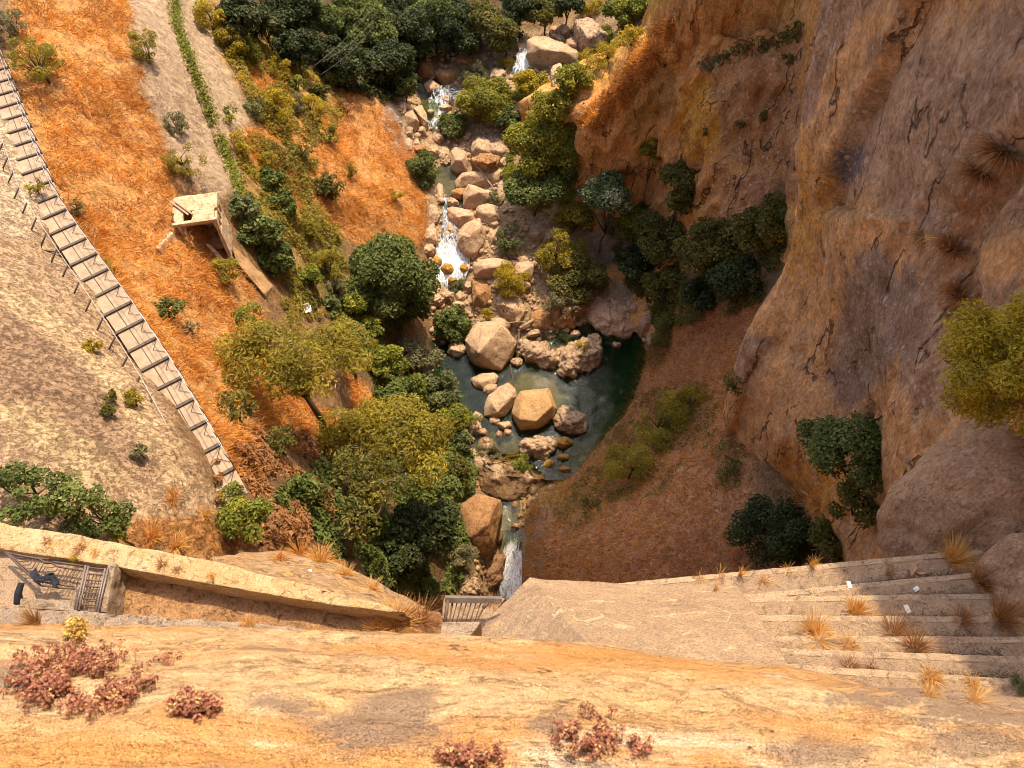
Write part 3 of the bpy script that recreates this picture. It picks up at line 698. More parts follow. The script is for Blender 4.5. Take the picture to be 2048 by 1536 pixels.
# ------------------------------------------------------------------ the bridge this is seen from
M['sandstone'] = rock_mat('ochre_sandstone', (0.74, 0.46, 0.22), (0.72, 0.40, 0.155), (0.80, 0.56, 0.30), 2.4, 0.6, stretch=(0.55, 1, 1), bstr=0.9, grain=14)
def sandstone_extra():
    """grey lichen stains, chalky streaks, orange bands, cracks and pits on the cornice"""
    m = M['sandstone']; nt = m.node_tree; b = nt.nodes['Principled BSDF']
    src = b.inputs['Base Color'].links[0].from_socket
    v2 = coords(nt, (0.30, 2.0, 2.0), True); n2 = noise(nt, v2, 3.0, 8, 0.7, 0.3)
    n3 = noise(nt, v2, 1.6, 6, 0.65)
    c = mixc(nt, math_(nt, 'MULTIPLY', ramp(nt, n3, [(0.48, 0.0), (0.62, 1.0)]), 0.75), src, (0.74, 0.34, 0.10))
    c = mixc(nt, math_(nt, 'MULTIPLY', ramp(nt, n2, [(0.54, 0.0), (0.64, 1.0)]), 0.8), c, (0.90, 0.73, 0.50))
    v1 = coords(nt, (0.55, 1.1, 1.1), True); n1 = noise(nt, v1, 1.5, 8, 0.72, 0.4)
    c = mixc(nt, math_(nt, 'MULTIPLY', ramp(nt, n1, [(0.545, 0.0), (0.57, 1.0)]), 0.85), c, (0.37, 0.255, 0.165))
    st = N(nt, 'ShaderNodeAttribute', attribute_name='stain').outputs['Fac']
    c = mixc(nt, math_(nt, 'MULTIPLY', st, 0.85), c, (0.36, 0.245, 0.155))
    oc = N(nt, 'ShaderNodeAttribute', attribute_name='ochre').outputs['Fac']
    c = mixc(nt, math_(nt, 'MULTIPLY', oc, 0.5), c, (0.76, 0.36, 0.10))
    n4 = noise(nt, coords(nt, (0.6, 1.5, 1.5), True), 9.0, 6, 0.8, 0.4)
    dark = ramp(nt, n4, [(0.33, 1.0), (0.39, 0.0)])
    n5 = noise(nt, coords(nt, (0.22, 2.4, 2.4), True), 5.0, 5, 0.75, 0.3)
    crack = ramp(nt, math_(nt, 'ABSOLUTE', math_(nt, 'SUBTRACT', n5, 0.5)), [(0.0, 1.0), (0.010, 0.0)])
    crack = math_(nt, 'MULTIPLY', crack, ramp(nt, n2, [(0.45, 0.0), (0.5, 1.0)]))
    dark = math_(nt, 'MAXIMUM', dark, math_(nt, 'MULTIPLY', crack, 0.8))
    c = mixc(nt, dark, c, (0.15, 0.08, 0.045))
    nt.links.new(c, b.inputs['Base Color'])
    h = math_(nt, 'SUBTRACT', math_(nt, 'ADD', math_(nt, 'MULTIPLY', n4, 1.0), n2), math_(nt, 'MULTIPLY', dark, 0.6))
    bump(nt, b, h, 0.9, 0.05, b.inputs['Normal'].links[0].from_socket)
sandstone_extra()
PROFILE = [(-6, 46.9), (-0.6, 48.86), (-0.15, 48.82), (0.06, 48.72), (0.22, 48.55), (0.36, 48.33), (0.47, 48.12), (0.56, 47.88), (0.625, 47.6), (0.66, 47.3), (0.68, 46.9), (0.66, 46.2), (0.60, 45.0), (0.58, 40.0), (0.55, 30.0), (0.5, 12.0), (0.45, -4)]
prof = catmull(np.array(PROFILE), 10)
xx = np.arange(-9.2, 9.0, 0.05) if False else np.concatenate([np.arange(-9.2, -3.2, 0.2), np.arange(-3.2, 3.2, 0.03), np.arange(3.2, 9.0, 0.2)])
V = np.array([[x, yy - 0.065 * x - 0.014 * min(x * x, 9.0), zz] for x in xx for yy, zz in prof])
Nn = grid_normals(V.reshape(len(xx), len(prof), 3)).reshape(-1, 3)
if Nn[(len(xx) // 2) * len(prof) + 60] @ np.array([0, 1, .5]) < 0: Nn = -Nn
V = V + Nn * (fbm(V * [0.5, 1, 1], 1.5, 4, 201) * 0.05 + fbm(V * [.6, 1, 1], 6.0, 4, 202, True) * 0.022 + fbm(V, 22, 2, 203) * 0.004)[:, None]
Fb = grid_faces(len(xx), len(prof))
bridge = thing('stone_bridge', 'weathered ochre sandstone bridge cornice stretching along the bottom of the view', 'bridge')
bu_, bv_, bd_ = proj(V); wq = fbm(V, 5.0, 4, 230) * 34 + fbm(V, 16, 3, 231) * 14
def patch(pls, f=7): return np.max([sstep(-f, f, poly_sd(bu_, bv_, pl) + wq) for pl in pls], axis=0) * (bd_ > .2)
stain = patch([[(600,1455),(700,1410),(770,1372),(880,1376),(860,1420),(910,1465),(820,1492),(690,1490)], [(470,1390),(540,1370),(610,1395),(660,1440),(560,1440)], [(-40,1320),(60,1330),(40,1360),(-40,1370)], [(1050,1440),(1120,1420),(1150,1460),(1080,1480)], [(1500,1500),(1640,1470),(1720,1510),(1600,1530)], [(1850,1470),(1960,1450),(2050,1490),(1930,1520)]])
ochre = patch([[(860,1292),(1250,1300),(1560,1352),(1800,1392),(1500,1368),(1250,1330),(960,1312)], [(290,1415),(380,1385),(460,1400),(420,1450),(310,1450)], [(-60,1450),(250,1460),(560,1500),(800,1500),(980,1480),(1100,1540),(-60,1560)], [(1500,1440),(1700,1420),(1820,1450),(1650,1475)]], 12)
bm_ = mesh_np('cornice', V, Fb, True, {'stain': stain, 'ochre': ochre})
obj('cornice', bm_, M['sandstone'], bridge)
SOLID.append(BVHTree.FromPolygons(V.tolist(), Fb.tolist()))
mb = MB(); mb.box((0, -4.2, 21.0), (18, 7.2, 50.4)); mb.build('masonry_core', M['sandstone'], bridge)

# ------------------------------------------------------------------ buttress, stairs
def masonry_mat():
    m, nt, b = mat('banded_masonry'); set_rough(b, 0.93, 0.15)
    pos = N(nt, 'ShaderNodeNewGeometry').outputs['Position']
    vec = coords(nt, (1, 1, 1), True)
    n1 = noise(nt, vec, 1.2, 6, 0.65); n2 = noise(nt, vec, 26, 5, 0.75); n3 = noise(nt, vec, 3.5, 5, 0.65, 0.8)
    col = mixc(nt, ramp(nt, n1, [(0.35, 0), (0.65, 1)]), (0.29, 0.195, 0.115), (0.345, 0.235, 0.14))
    col = mixc(nt, math_(nt, 'MULTIPLY', ramp(nt, n3, [(0.5, 0), (0.66, 1)]), 0.5), col, (0.52, 0.33, 0.17))
    sp = N(nt, 'ShaderNodeSeparateXYZ'); nt.links.new(pos, sp.inputs[0])
    z = math_(nt, 'ADD', math_(nt, 'MULTIPLY', sp.outputs[2], 1.75), math_(nt, 'MULTIPLY', noise(nt, vec, 0.9, 5, 0.7), 1.5))
    fr = math_(nt, 'ABSOLUTE', math_(nt, 'SUBTRACT', math_(nt, 'FRACT', z), 0.5))
    wide = math_(nt, 'ADD', 0.006, math_(nt, 'MULTIPLY', ramp(nt, noise(nt, vec, 2.3, 4, 0.7), [(0.50, 0), (0.68, 1)]), 0.09))
    seam = math_(nt, 'LESS_THAN', fr, wide)
    seam = math_(nt, 'MULTIPLY', seam, ramp(nt, noise(nt, vec, 1.7, 4, 0.7), [(0.40, 0.0), (0.50, 1.0)]))
    # a few upright joints
    v = voro(nt, coords(nt, (0.9, 0.9, 1.75), True), 1.0, 'DISTANCE_TO_EDGE')
    j = math_(nt, 'MULTIPLY', math_(nt, 'LESS_THAN', v.outputs['Distance'], 0.012), ramp(nt, noise(nt, vec, 1.1, 3, 0.6), [(0.5, 0), (0.6, 1)]))
    k = math_(nt, 'MINIMUM', math_(nt, 'ADD', seam, j), 1.0)
    col = mixc(nt, math_(nt, 'MULTIPLY', k, 0.6), col, (0.60, 0.43, 0.23))
    col = mixc(nt, 1.0, col, ramp(nt, n2, [(0.33, 0.5), (0.5, 1.0), (0.68, 1.35)]), 'MULTIPLY')
    pt_ = ramp(nt, noise(nt, vec, 6.0, 6, 0.78, 0.5), [(0.34, 0.55), (0.42, 1.0)])
    col = mixc(nt, 1.0, col, pt_, 'MULTIPLY')
    nt.links.new(col, b.inputs['Base Color'])
    bump(nt, b, math_(nt, 'ADD', math_(nt, 'MULTIPLY', n2, 0.6), math_(nt, 'ADD', n3, math_(nt, 'MULTIPLY', k, 0.4))), 0.7, 0.06)
    return m
M['masonry'] = masonry_mat()
M['step'] = rock_mat('step_stone', (0.41, 0.28, 0.17), (0.35, 0.245, 0.155), (0.47, 0.32, 0.19), 2.6, 0.5, bstr=0.8, grain=16)
M['cream'] = rock_mat('cream_masonry', (0.62, 0.44, 0.235), (0.60, 0.39, 0.185), (0.52, 0.31, 0.125), 2.2, 0.55, bstr=0.8, grain=16)
ZB, ZT = 36.0, 39.9
pL = P(880, 1325, z=ZB); pA = P(1060, 1155, z=ZB); pM = P(1236, 1167, z=ZB); pE = P(1474, 1170, z=ZB + .28)
hB = P(1232, 1350, z=ZT); hR = P(1606, 1372, z=ZT + .1)
def lerp(a, b, t): return a + (b - a) * t
but = thing('buttress', 'sloping masonry cap of the bridge buttress with pale mortar seams beside the stairs', 'buttress')
rowsB = []
for k in np.linspace(0, 1, 90):
    f = [lerp(pL, hB + np.array([-.75, -.5, -.9]), k), lerp(pA, hB, k), lerp(pM, lerp(hB, hR, .45), k), lerp(pE, hR, k)]
    seg = [lerp(f[0], f[1], t) for t in np.linspace(0, 1, 46)[:-1]] + [lerp(f[1], f[2], t) for t in np.linspace(0, 1, 40)[:-1]] + [lerp(f[2], f[3], t) for t in np.linspace(0, 1, 40)]
    rowsB.append(seg)
G = np.array(rowsB); Nn = grid_normals(G); 
if Nn[45, 60] @ np.array([0, 1, 1]) < 0: Nn = -Nn
sh = G.shape; V = G.reshape(-1, 3)
dd = fbm(V, 1.3, 4, 211) * 0.06 + fbm(V, 6, 4, 213) * 0.015
sag = ((G[:, :, 0] - 2.6) ** 2 + (G[:, :, 1] - 3.0) ** 2); dd = dd - 0.12 * np.exp(-sag.ravel() / 0.8)
V = V + Nn.reshape(-1, 3) * dd[:, None]
low = V.reshape(sh)[0].copy(); low[:, 2] = -5
allV = np.vstack([low, V]); Fm = grid_faces(sh[0] + 1, sh[1])
backr = allV[-sh[1]:].copy(); backr[:, 1] = np.minimum(backr[:, 1], .5); nb_ = len(allV)      # level top running back into the bridge wall
Fk = np.array([[nb_ - sh[1] + i, nb_ - sh[1] + i + 1, nb_ + i + 1, nb_ + i] for i in range(sh[1] - 1)])
allV = np.vstack([allV, backr]); Fm = np.vstack([Fm, Fk])
edge = np.array([allV[r * sh[1] + sh[1] - 1] for r in range(1, sh[0] + 1)])     # cheek wall beside the stairs
edge = np.vstack([edge, [edge[-1][0], .5, edge[-1][2]]]); sk = np.stack([edge, edge - [0, 0, 4.0]], 1).reshape(-1, 3); n0_ = len(allV)
Fs_ = np.array([[n0_ + 2 * i, n0_ + 2 * i + 1, n0_ + 2 * i + 3, n0_ + 2 * i + 2] for i in range(len(edge) - 1)])
allV = np.vstack([allV, sk]); Fm = np.vstack([Fm, Fs_])
obj('cap', mesh_np('cap', allV, Fm, True), M['masonry'], but)
SOLID.append(BVHTree.FromPolygons(allV.tolist(), Fm.tolist()))

stairs = thing('stone_stairs', 'worn stone stairs between the buttress and the cliff, half in shade', 'stairs')
LN = [((1236,1167),(1885,1106)), ((1440,1194),(1925,1148)), ((1478,1194.5),(1965,1188)), ((1506,1231),(1980,1234)), ((1538,1272),(2000,1274)), ((1562,1297),(2040,1314)), ((1592,1330),(2080,1362))]
zs = np.array([36.0, 36.35, 36.75, 37.2, 37.7, 38.15, 38.6])
M['nosing'] = rock_mat('worn_nosing', (0.52, 0.37, 0.235), (0.46, 0.325, 0.20), (0.58, 0.42, 0.26), 2.6, 0.5, bstr=0.8, grain=16)
for i, ((l, r), z) in enumerate(zip(LN, zs)):
    a = P(*l, z=z); b_ = P(*r, z=z)
    back = 0.95 if i < len(LN) - 1 else 3.2
    e = (b_ - a); e /= np.linalg.norm(e); nb = np.array([e[1], -e[0], 0])
    if nb[1] > 0: nb = -nb
    b2 = b_ + e * 1.2; a2 = a - e * (0.02 if i == 0 else 0.25)
    ring = np.array([a2, b2, b2 + nb * back, a2 + nb * back])
    mb = MB(); mb.prism(ring[::-1], z - 0.75 if i else 30)
    me = mb.mesh('step'); bevel_mesh(me, 0.02, 2)
    roughen(me, 0.1, 0.018, 3.0, 220 + i)
    so_ = obj('step', me, M['step'], stairs)
    mbn = MB(); q0 = a2 + e * .03; q1 = b2 - e * .1
    mbn.prism(np.array([q0 - nb * .006, q1 - nb * .006, q1 + nb * .10, q0 + nb * .10])[::-1] + [0, 0, .008], z - .07)
    men = mbn.mesh('nosing'); bevel_mesh(men, .012, 2); roughen(men, .07, .012, 7, 240 + i); obj('nosing', men, M['nosing'], so_)
    SOLID.append(BVHTree.FromPolygons([v.co[:] for v in me.vertices], [p.vertices[:] for p in me.polygons]))

# rock bulging out beside the stairs
def lump(name, c, rad, amp, sc, seed, m, label, cat, sub=5, mod=None):
    bm = bmesh.new(); bmesh.ops.create_icosphere(bm, subdivisions=sub, radius=1)
    V = np.array([v.co[:] for v in bm.verts])
    D = fbm(V, sc, 5, seed) * amp + fbm(V, sc * 3.1, 4, seed + 3) * amp * .3
    W = V * np.array(rad) * (1 + D)[:, None]
    if mod is not None: W = mod(W)
    for v, q in zip(bm.verts, W): v.co = q
    me = bpy.data.meshes.new(name); bm.to_mesh(me); bm.free()
    me.polygons.foreach_set('use_smooth', np.ones(len(me.polygons), bool))
    o = obj(name, me, m, None, c); tag(o, label, cat)
    SOLID.append(BVHTree.FromPolygons((W + np.array(c)).tolist(), [p.vertices[:] for p in me.polygons]))
    return o
M['crag'] = rock_mat('crag_stone', (0.46, 0.275, 0.15), (0.36, 0.22, 0.13), (0.52, 0.32, 0.165), 1.6, 0.35, stretch=(1, 1, .6), bstr=0.9, grain=12, pebble=0.4)
lump('rock_outcrop', P(1990, 1010, t=15.6) + np.array([0.9, 0.2, -0.9]), (2.35, 2.0, 3.1), 0.2, 1.1, 301, M['crag'], 'rounded brown crag bulging over the top end of the stone stairs', 'rock', 6)
lump('rock_outcrop', P(2040, 1180, t=13.2) + np.array([0.55, 0.1, -0.2]), (1.0, 0.9, 1.5), 0.22, 1.2, 305, M['crag'], 'smaller brown crag against the right ends of the steps', 'rock', 5)

# ------------------------------------------------------------------ the walled ledge on the lower left
ZL = 36.0
M['grey_masonry'] = rock_mat('grey_masonry', (0.40, 0.30, 0.20), (0.46, 0.35, 0.24), (0.34, 0.235, 0.15), 2.6, 0.5, bstr=1.0, grain=14)
M['earth'] = rock_mat('brown_earth', (0.42, 0.23, 0.105), (0.47, 0.265, 0.12), (0.36, 0.185, 0.08), 2.0, 0.6, bstr=1.0, grain=10)
def ring(pix, z): return np.array([P(u, v, z=zz) for (u, v), zz in zip(pix, z if hasattr(z, '__len__') else [z] * len(pix))])
def solid(name, pix, z, zb, m, label=None, cat=None, parent=None, length=0.16, amp=0.03, sc=2.5, seed=0, bevel=0.03, kind=None, group=None):
    rg = ring(pix, z)
    ar = sum(rg[i][0] * rg[(i + 1) % len(rg)][1] - rg[(i + 1) % len(rg)][0] * rg[i][1] for i in range(len(rg)))
    if ar < 0: rg = rg[::-1]
    mb = MB(); mb.prism(rg, zb); me = mb.mesh(name)
    if bevel: bevel_mesh(me, bevel, 2)
    if length: roughen(me, length, amp, sc, seed)
    c = rg.mean(0)
    SOLID.append(BVHTree.FromPolygons([v.co[:] for v in me.vertices], [p.vertices[:] for p in me.polygons]))
    me.transform(__import__('mathutils').Matrix.Translation([-float(q) for q in c]))
    o = obj(name, me, m, parent, c)
    if parent is None: tag(o, label, cat, group, kind)
    return o
solid('ledge_floor', [(-260,1060),(0,1098),(220,1142),(500,1178),(880,1222),(905,1300),(870,1330),(400,1330),(-260,1290)], [ZL]*9, 30.5, M['earth'], 'rough brown earth floor of the walled ledge under the bridge', 'ledge', length=0.12, amp=0.06, sc=3.0, seed=1)
solid('parapet_wall', [(-300,985),(0,1046),(150,1068),(430,1124),(640,1176),(812,1222),(800,1226),(640,1206),(430,1170),(225,1132),(0,1098),(-300,1030)], [36.5]*12, 31, M['cream'], 'pale cream parapet wall tapering along the outer side of the earth ledge', 'wall', length=0.12, amp=0.035, seed=4)
solid('low_wall', [(-260,1182),(0,1213),(240,1228),(450,1243),(700,1266),(880,1284),(878,1330),(400,1330),(0,1300),(-260,1280)], [36.85]*10, 34, M['grey_masonry'], 'grey rubble wall running between the earth ledge and the bridge cornice', 'wall', length=0.09, amp=0.05, sc=4, seed=6)
solid('low_wall', [(219,1124),(231,1126),(212,1226),(192,1224)], [36.62]*4, 35.6, M['grey_masonry'], 'short dark cross wall beside the rusty iron frame', 'wall', length=0.07, amp=0.04, sc=5, seed=8, bevel=0.02)
solid('paved_floor', [(-260,1064),(0,1100),(216,1135),(196,1228),(0,1222),(-260,1192)], [36.32]*6, 35.8, M['step'], 'tan stone slab floor under the rusty iron frame', 'floor', length=0.12, amp=0.03, seed=9)
solid('stone_kerb', [(40,1196),(150,1200),(150,1222),(38,1216)], [36.62]*4, 36.2, M['grey_masonry'], 'grey stone kerb on the slab floor near the charred post', 'kerb', length=0.08, amp=0.03, sc=5, seed=10, bevel=0.02)
solid('concrete_block', [(884,1243),(962,1243),(935,1282),(878,1284)], [36.95]*4, 35, M['grey_masonry'], 'speckled grey concrete block in front of the small iron gate', 'block', length=0.06, amp=0.015, sc=6, seed=12, bevel=0.02)
solid('stone_landing', [(888,1196),(1010,1196),(975,1250),(880,1250)], [36.0]*4, 33, M['step'], 'pinkish stone landing under the small iron gate', 'landing', length=0.1, amp=0.02, seed=13)
# curved retaining slope below the parapet
top = [(425,1121),(520,1146),(620,1174),(720,1200),(822,1226)]
sil = [(425,1119),(505,1109),(590,1108),(690,1140),(832,1218)]
rw = [[P(u, v + 9, z=36.3) for u, v in top],
      [lerp(P(u, v, z=36.2), P(u2, v2, z=34.4), .5) + np.array([0, 0, .02]) for (u, v), (u2, v2) in zip(top, sil)],
      [P(u, v, z=34.4) for u, v in sil], [P(u, v, z=34.4) + np.array([.15, .25, -1.6]) for u, v in sil], [P(u, v, z=34.4) + np.array([.2, .3, -9]) for u, v in sil]]
M['terrace'] = rock_mat('coursed_stone', (0.44, 0.28, 0.15), (0.50, 0.33, 0.18), (0.50, 0.27, 0.09), 1.8, 0.5, stretch=(.5, 1.0, 3.4), bstr=1.0, grain=8)
Gt = catmull(catmull(np.array(rw), 16).transpose(1, 0, 2), 18).transpose(1, 0, 2)
Vt = Gt.reshape(-1, 3); Nt = grid_normals(Gt).reshape(-1, 3); Nt *= np.sign(Nt[:, 2:3] + 1e-6)
Vt = Vt + Nt * (fbm(Vt * [.5, 1, 3.2], 1.4, 4, 320) * 0.16 + fbm(Vt, 5, 3, 321) * .04)[:, None]
tw = obj('retaining_wall', mesh_np('retaining_wall', Vt, grid_faces(*Gt.shape[:2]), True), M['terrace'])
tag(tw, 'curved coursed stone retaining wall with dry grass below the cream parapet', 'wall')
SOLID.append(BVHTree.FromPolygons(Vt.tolist(), grid_faces(*Gt.shape[:2]).tolist()))

# rusty iron frame lying over the slab floor
def pix_tube(mb, pl, z, r, sides=5):
    zs_ = z if hasattr(z, '__len__') else [z] * len(pl)
    mb.tube([P(u, v, z=q) for (u, v), q in zip(pl, zs_)], r, sides)
def Z8(x, y): return (x * 0.12207, 1090 + y * 0.12207)
ZI = 36.62
ir = thing('iron_railing', 'rusty iron railing panel with bent bars lying flat on the slab floor', 'railing', P(120, 1165, z=ZI))
def child_tubes(par, name, m, items, z, r):
    c = np.array(par.location)
    for it in items:
        mb = MB(); pix_tube(mb, [Z8(*q) for q in it], z, r)
        me = mb.mesh(name, True); me.transform(__import__('mathutils').Matrix.Translation([-float(q) for q in c]))
        obj(name, me, m, par)
child_tubes(ir, 'outer_rail', M['iron'], [[(80,120),(670,665)], [(115,118),(655,590)], [(670,665),(1215,720)], [(660,600),(1195,680)], [(80,120),(450,195),(800,235)], [(450,195),(640,225),(735,285),(850,290)], [(1215,680),(1270,760),(1225,1075)], [(865,275),(1400,345)], [(860,300),(920,350),(1390,425)]], ZI, 0.018)
child_tubes(ir, 'bent_bar', M['iron'], [[(270,240),(290,210),(420,215),(450,195)], [(300,270),(460,275),(490,215)], [(340,330),(490,325),(545,230)], [(420,395),(525,385),(610,235)], [(500,460),(560,455),(655,255)],
   [(640,440),(710,310),(850,300)], [(690,440),(735,375),(890,365)], [(740,490),(780,430),(910,430),(945,385)], [(780,510),(940,495),(1000,390)], [(920,560),(985,550),(1075,390)], [(940,610),(1020,605),(1130,400)],
   [(1090,560),(1190,410)], [(1140,600),(1240,420)], [(1190,640),(1300,430)], [(1250,650),(1345,440)], [(575,835),(740,805),(800,720)], [(1060,640),(1120,520)]], ZI - 0.02, 0.011)
gr_ = thing('iron_grating', 'narrow rusty ladder-like grating beside the bent railing panel', 'grating', P(190, 1180, z=ZI))
child_tubes(gr_, 'side_rail', M['steel'], [[(1405,335),(1240,1080)], [(1450,345),(1290,1070)], [(1725,385),(1560,1125)], [(1770,385),(1600,1125)]], ZI + .05, 0.022)
child_tubes(gr_, 'cross_bar', M['iron'], [[(1440 - k * 23, 370 + k * 100), (1715 - k * 23, 395 + k * 100)] for k in range(8)], ZI + .03, 0.014)
child_tubes(gr_, 'long_bar', M['iron'], [[(1470 + q, 480), (1370 + q * .95, 900)] for q in (0, 60, 120, 180)], ZI + .01, 0.010)
po = MB(); a = P(*Z8(350, 620), z=36.7); b_ = P(*Z8(295, 950), z=36.5)
po.tube([a, lerp(a, b_, .5) + [0, 0, .04], b_], [.055, .06, .075], 9); 
o = po.build('charred_post', M['cloth'], None, lerp(a, b_, .5), smooth=True); roughen(o.data, .05, .012, 8); tag(o, 'charred black wooden post leaning on the grey kerb', 'post')
# crumpled black cloth on the bars
bm = bmesh.new(); bmesh.ops.create_grid(bm, x_segments=34, y_segments=14, size=1)
for v in bm.verts:
    x, y = v.co.x, v.co.y
    p_ = np.array([[x * 1.6, y, 0.3]])
    v.co = (x * .30, y * .075 + .05 * math.sin(x * 5), .05 + .06 * float(fbm(p_ * 2.4, 1, 3, 5)[0]) + .05 * math.exp(-((x + .7) * 4) ** 2))
me = bpy.data.meshes.new('black_cloth'); bm.to_mesh(me); bm.free(); me.polygons.foreach_set('use_smooth', np.ones(len(me.polygons), bool))
o = obj('black_cloth', me, M['cloth'], None, P(*Z8(760, 555), z=ZI + .03)); o.rotation_euler = (0, 0, R(-14)); tag(o, 'crumpled black cloth caught on the bent iron bars', 'cloth')
m_ = o.modifiers.new('thick', 'SOLIDIFY'); m_.thickness = 0.012
# small iron gate by the buttress
gt = thing('iron_gate', 'small dark iron gate with parallel bars beside the buttress', 'gate', P(940, 1225, z=36.3))
def g_t(name, items, z, r, m=M['iron']):
    for it in items:
        mb = MB(); pix_tube(mb, it, z, r)
        me = mb.mesh(name, True); me.transform(__import__('mathutils').Matrix.Translation([-float(q) for q in gt.location])); obj(name, me, m, gt)
g_t('frame', [[(905,1204),(973,1204),(950,1250),(898,1248),(905,1204)]], 36.42, 0.022)
g_t('bar', [[(914 + k * 9.5, 1206), (903 + k * 9, 1248)] for k in range(6)], 36.42, 0.012)
mb = MB(); mb.tube([P(890, 1198, z=36.5), P(1004, 1200, z=36.5)], .07, 4); me = mb.mesh('beam'); me.transform(__import__('mathutils').Matrix.Translation([-float(q) for q in gt.location])); obj('beam', me, M['steel'], gt)
g_t('post', [[(896,1200),(890,1246)], [(976,1206),(966,1216)]], 36.55, .035, M['iron'])

# ------------------------------------------------------------------ cliff walkway
wl = [(-40,60),(-8,130),(10,182),(34,245),(66,332),(99,415),(155,500),(212,582),(268,662),(330,757),(390,862),(446,966),(470,1012)]
WZ = 26.55
wp_ = np.array([P(u, v, z=WZ) for u, v in wl])
seg = np.concatenate([[0], np.cumsum(np.linalg.norm(np.diff(wp_, axis=0), axis=1))])
def wpos(s): return np.array([np.interp(s, seg, wp_[:, i]) for i in range(3)])
way = thing('metal_walkway', 'narrow metal cliff walkway with tan panels and cable railing above the dry grass slope', 'walkway', wp_[5])
wl_c = np.array(way.location)
PITCH_ = 1.22; WW = 1.15
n_p = int(seg[-1] / PITCH_)
T3 = __import__('mathutils').Matrix.Translation
def wchild(name, mb, m, smooth=False):
    me = mb.mesh(name, smooth); me.transform(T3([-float(q) for q in wl_c])); return obj(name, me, m, way)
cab = [[], [], []]
for i in range(n_p):
    s0, s1 = i * PITCH_, (i + 1) * PITCH_
    a, b_ = wpos(s0), wpos(s1); e = b_ - a; L = np.linalg.norm(e); e /= L
    rz = math.atan2(e[1], e[0]); nl = np.array([-e[1], e[0], 0]);  nl = nl if nl[0] < 0 else -nl      # towards the rock side
    mb = MB(); mb.box((a + b_) / 2 + [0, 0, .02 * ((i * 7) % 3 - 1) * .3], (L - 0.10, WW, 0.05), rz); wchild('deck_panel', mb, M['deck'])
    mb = MB(); mb.box(a + [0, 0, .05], (0.13, WW + 0.06, 0.11), rz); wchild('cross_beam', mb, M['dark_steel'])
    mb = MB(); mb.tube([a + nl * .1 + [0, 0, .035], b_ + nl * .1 + [0, 0, .035]], .016, 4); wchild('rail_strip', mb, M['dark_steel'])
    l0 = a + nl * (WW / 2); r0 = a - nl * (WW / 2)
    mb = MB(); mb.tube([l0 - [0, 0, .1], l0 + nl * .62 + [0, 0, .42], l0 + nl * .52 + e * .05 + [0, 0, .72], l0 + nl * .08 + [0, 0, 1.12]], .038, 5); wchild('post', mb, M['dark_steel'], True)
    mb = MB(); mb.tube([l0 + e * .1 - [0, 0, .05], l0 + nl * 1.1 - [0, 0, .35]], .036, 5); wchild('strut', mb, M['dark_steel'], True)
    mb = MB(); mb.tube([r0, r0 - nl * .02 + [0, 0, .55], r0 + nl * .03 + [0, 0, 1.08]], .022, 5); wchild('post', mb, M['steel'], True)
    if i % 1 == 0:
        mb = MB(); mb.tube([r0 + [0, 0, .06], r0 + e * .5 + nl * .36 + [0, 0, .06], r0 + e * .9 + nl * 0.02 + [0, 0, .06]], .012, 4); wchild('brace', mb, M['dark_steel'])
    cab[0].append(r0 + nl * .03 + [0, 0, 1.08]); cab[1].append(l0 + nl * .08 + [0, 0, 1.12]); cab[2].append(r0 + [0, 0, .55])
for c_ in cab:
    mb = MB(); mb.tube(c_, .014, 5); wchild('cable', mb, M['cable'], True)

# ------------------------------------------------------------------ ruined hut
hz_ = 21.6
hc = P(393, 417, z=hz_)
hut = thing('ruined_hut', 'small roofless-fronted ruined hut of pale plaster on the dry slope', 'hut', (hc[0], hc[1], hz_ - 2.15))
hut['label'] = 'small pale plastered ruined hut with a holed flat roof on the dry slope'
hut['category'] = 'hut'; hut.rotation_euler = (0, 0, R(12))
HW, HD, HH = 2.1, 2.2, 2.0
def hb(name, boxes, m, bevel=0.02, rough=0.05, par=None):
    mb = MB()
    for c, s_ in boxes: mb.box(c, s_)
    me = mb.mesh(name)
    if bevel: bevel_mesh(me, bevel, 1)
    if rough: roughen(me, .16, rough, 2.2, len(name) * 7, smooth=False)
    return obj(name, me, m, par or hut)
hb('wall', [((-HW / 2 + .1, 0, HH / 2 - .5), (.2, HD, HH + 1))], M['plaster'])
hb('wall', [((0, HD / 2 - .1, HH / 2 - .5), (HW - .41, .2, HH + 1))], M['plaster'])
hb('wall', [((HW / 2 - .1, 0, .1), (.2, HD, 2.0)), ((HW / 2 - .1, 0, 1.85), (.2, HD, .3)), ((HW / 2 - .1, -.92, 1.4), (.2, .36, .62)), ((HW / 2 - .1, -.25, 1.4), (.2, .28, .62)), ((HW / 2 - .1, .25, 1.4), (.2, .28, .62)), ((HW / 2 - .1, .92, 1.4), (.2, .36, .62))], M['plaster'])
rb = [((-.1, .52, HH + .08), (HW + .3, 1.3, .16)), ((.36, -.53, HH + .08), (1.2, .8, .16)), ((-.95, -.53, HH + .08), (.5, .8, .16)), ((-.1, -1.02, HH + .08), (HW + .3, .2, .16))]
hb('roof', rb, M['plaster'], .015, .06)
mb = MB(); mb.box((-.9, 0.1, HH + .26), (.09, 1.7, .06), R(38)); mb.box((-.68, 0.1, HH + .26), (.09, 1.7, .06), R(38)); obj('plank', mb.mesh('plank'), M['driftwood'], hut)
mb = MB(); mb.box((0, -HD / 2 + .12, HH - .05), (HW - .42, .16, .16)); obj('lintel', mb.mesh('lintel'), M['driftwood'], hut)
hb('floor', [((0, 0, -.1), (HW - .42, HD - .42, .2))], M['earth'], 0, .02)
def GZ(pl, k): return [float(hit(u, v)[0][2]) + k for u, v in pl]
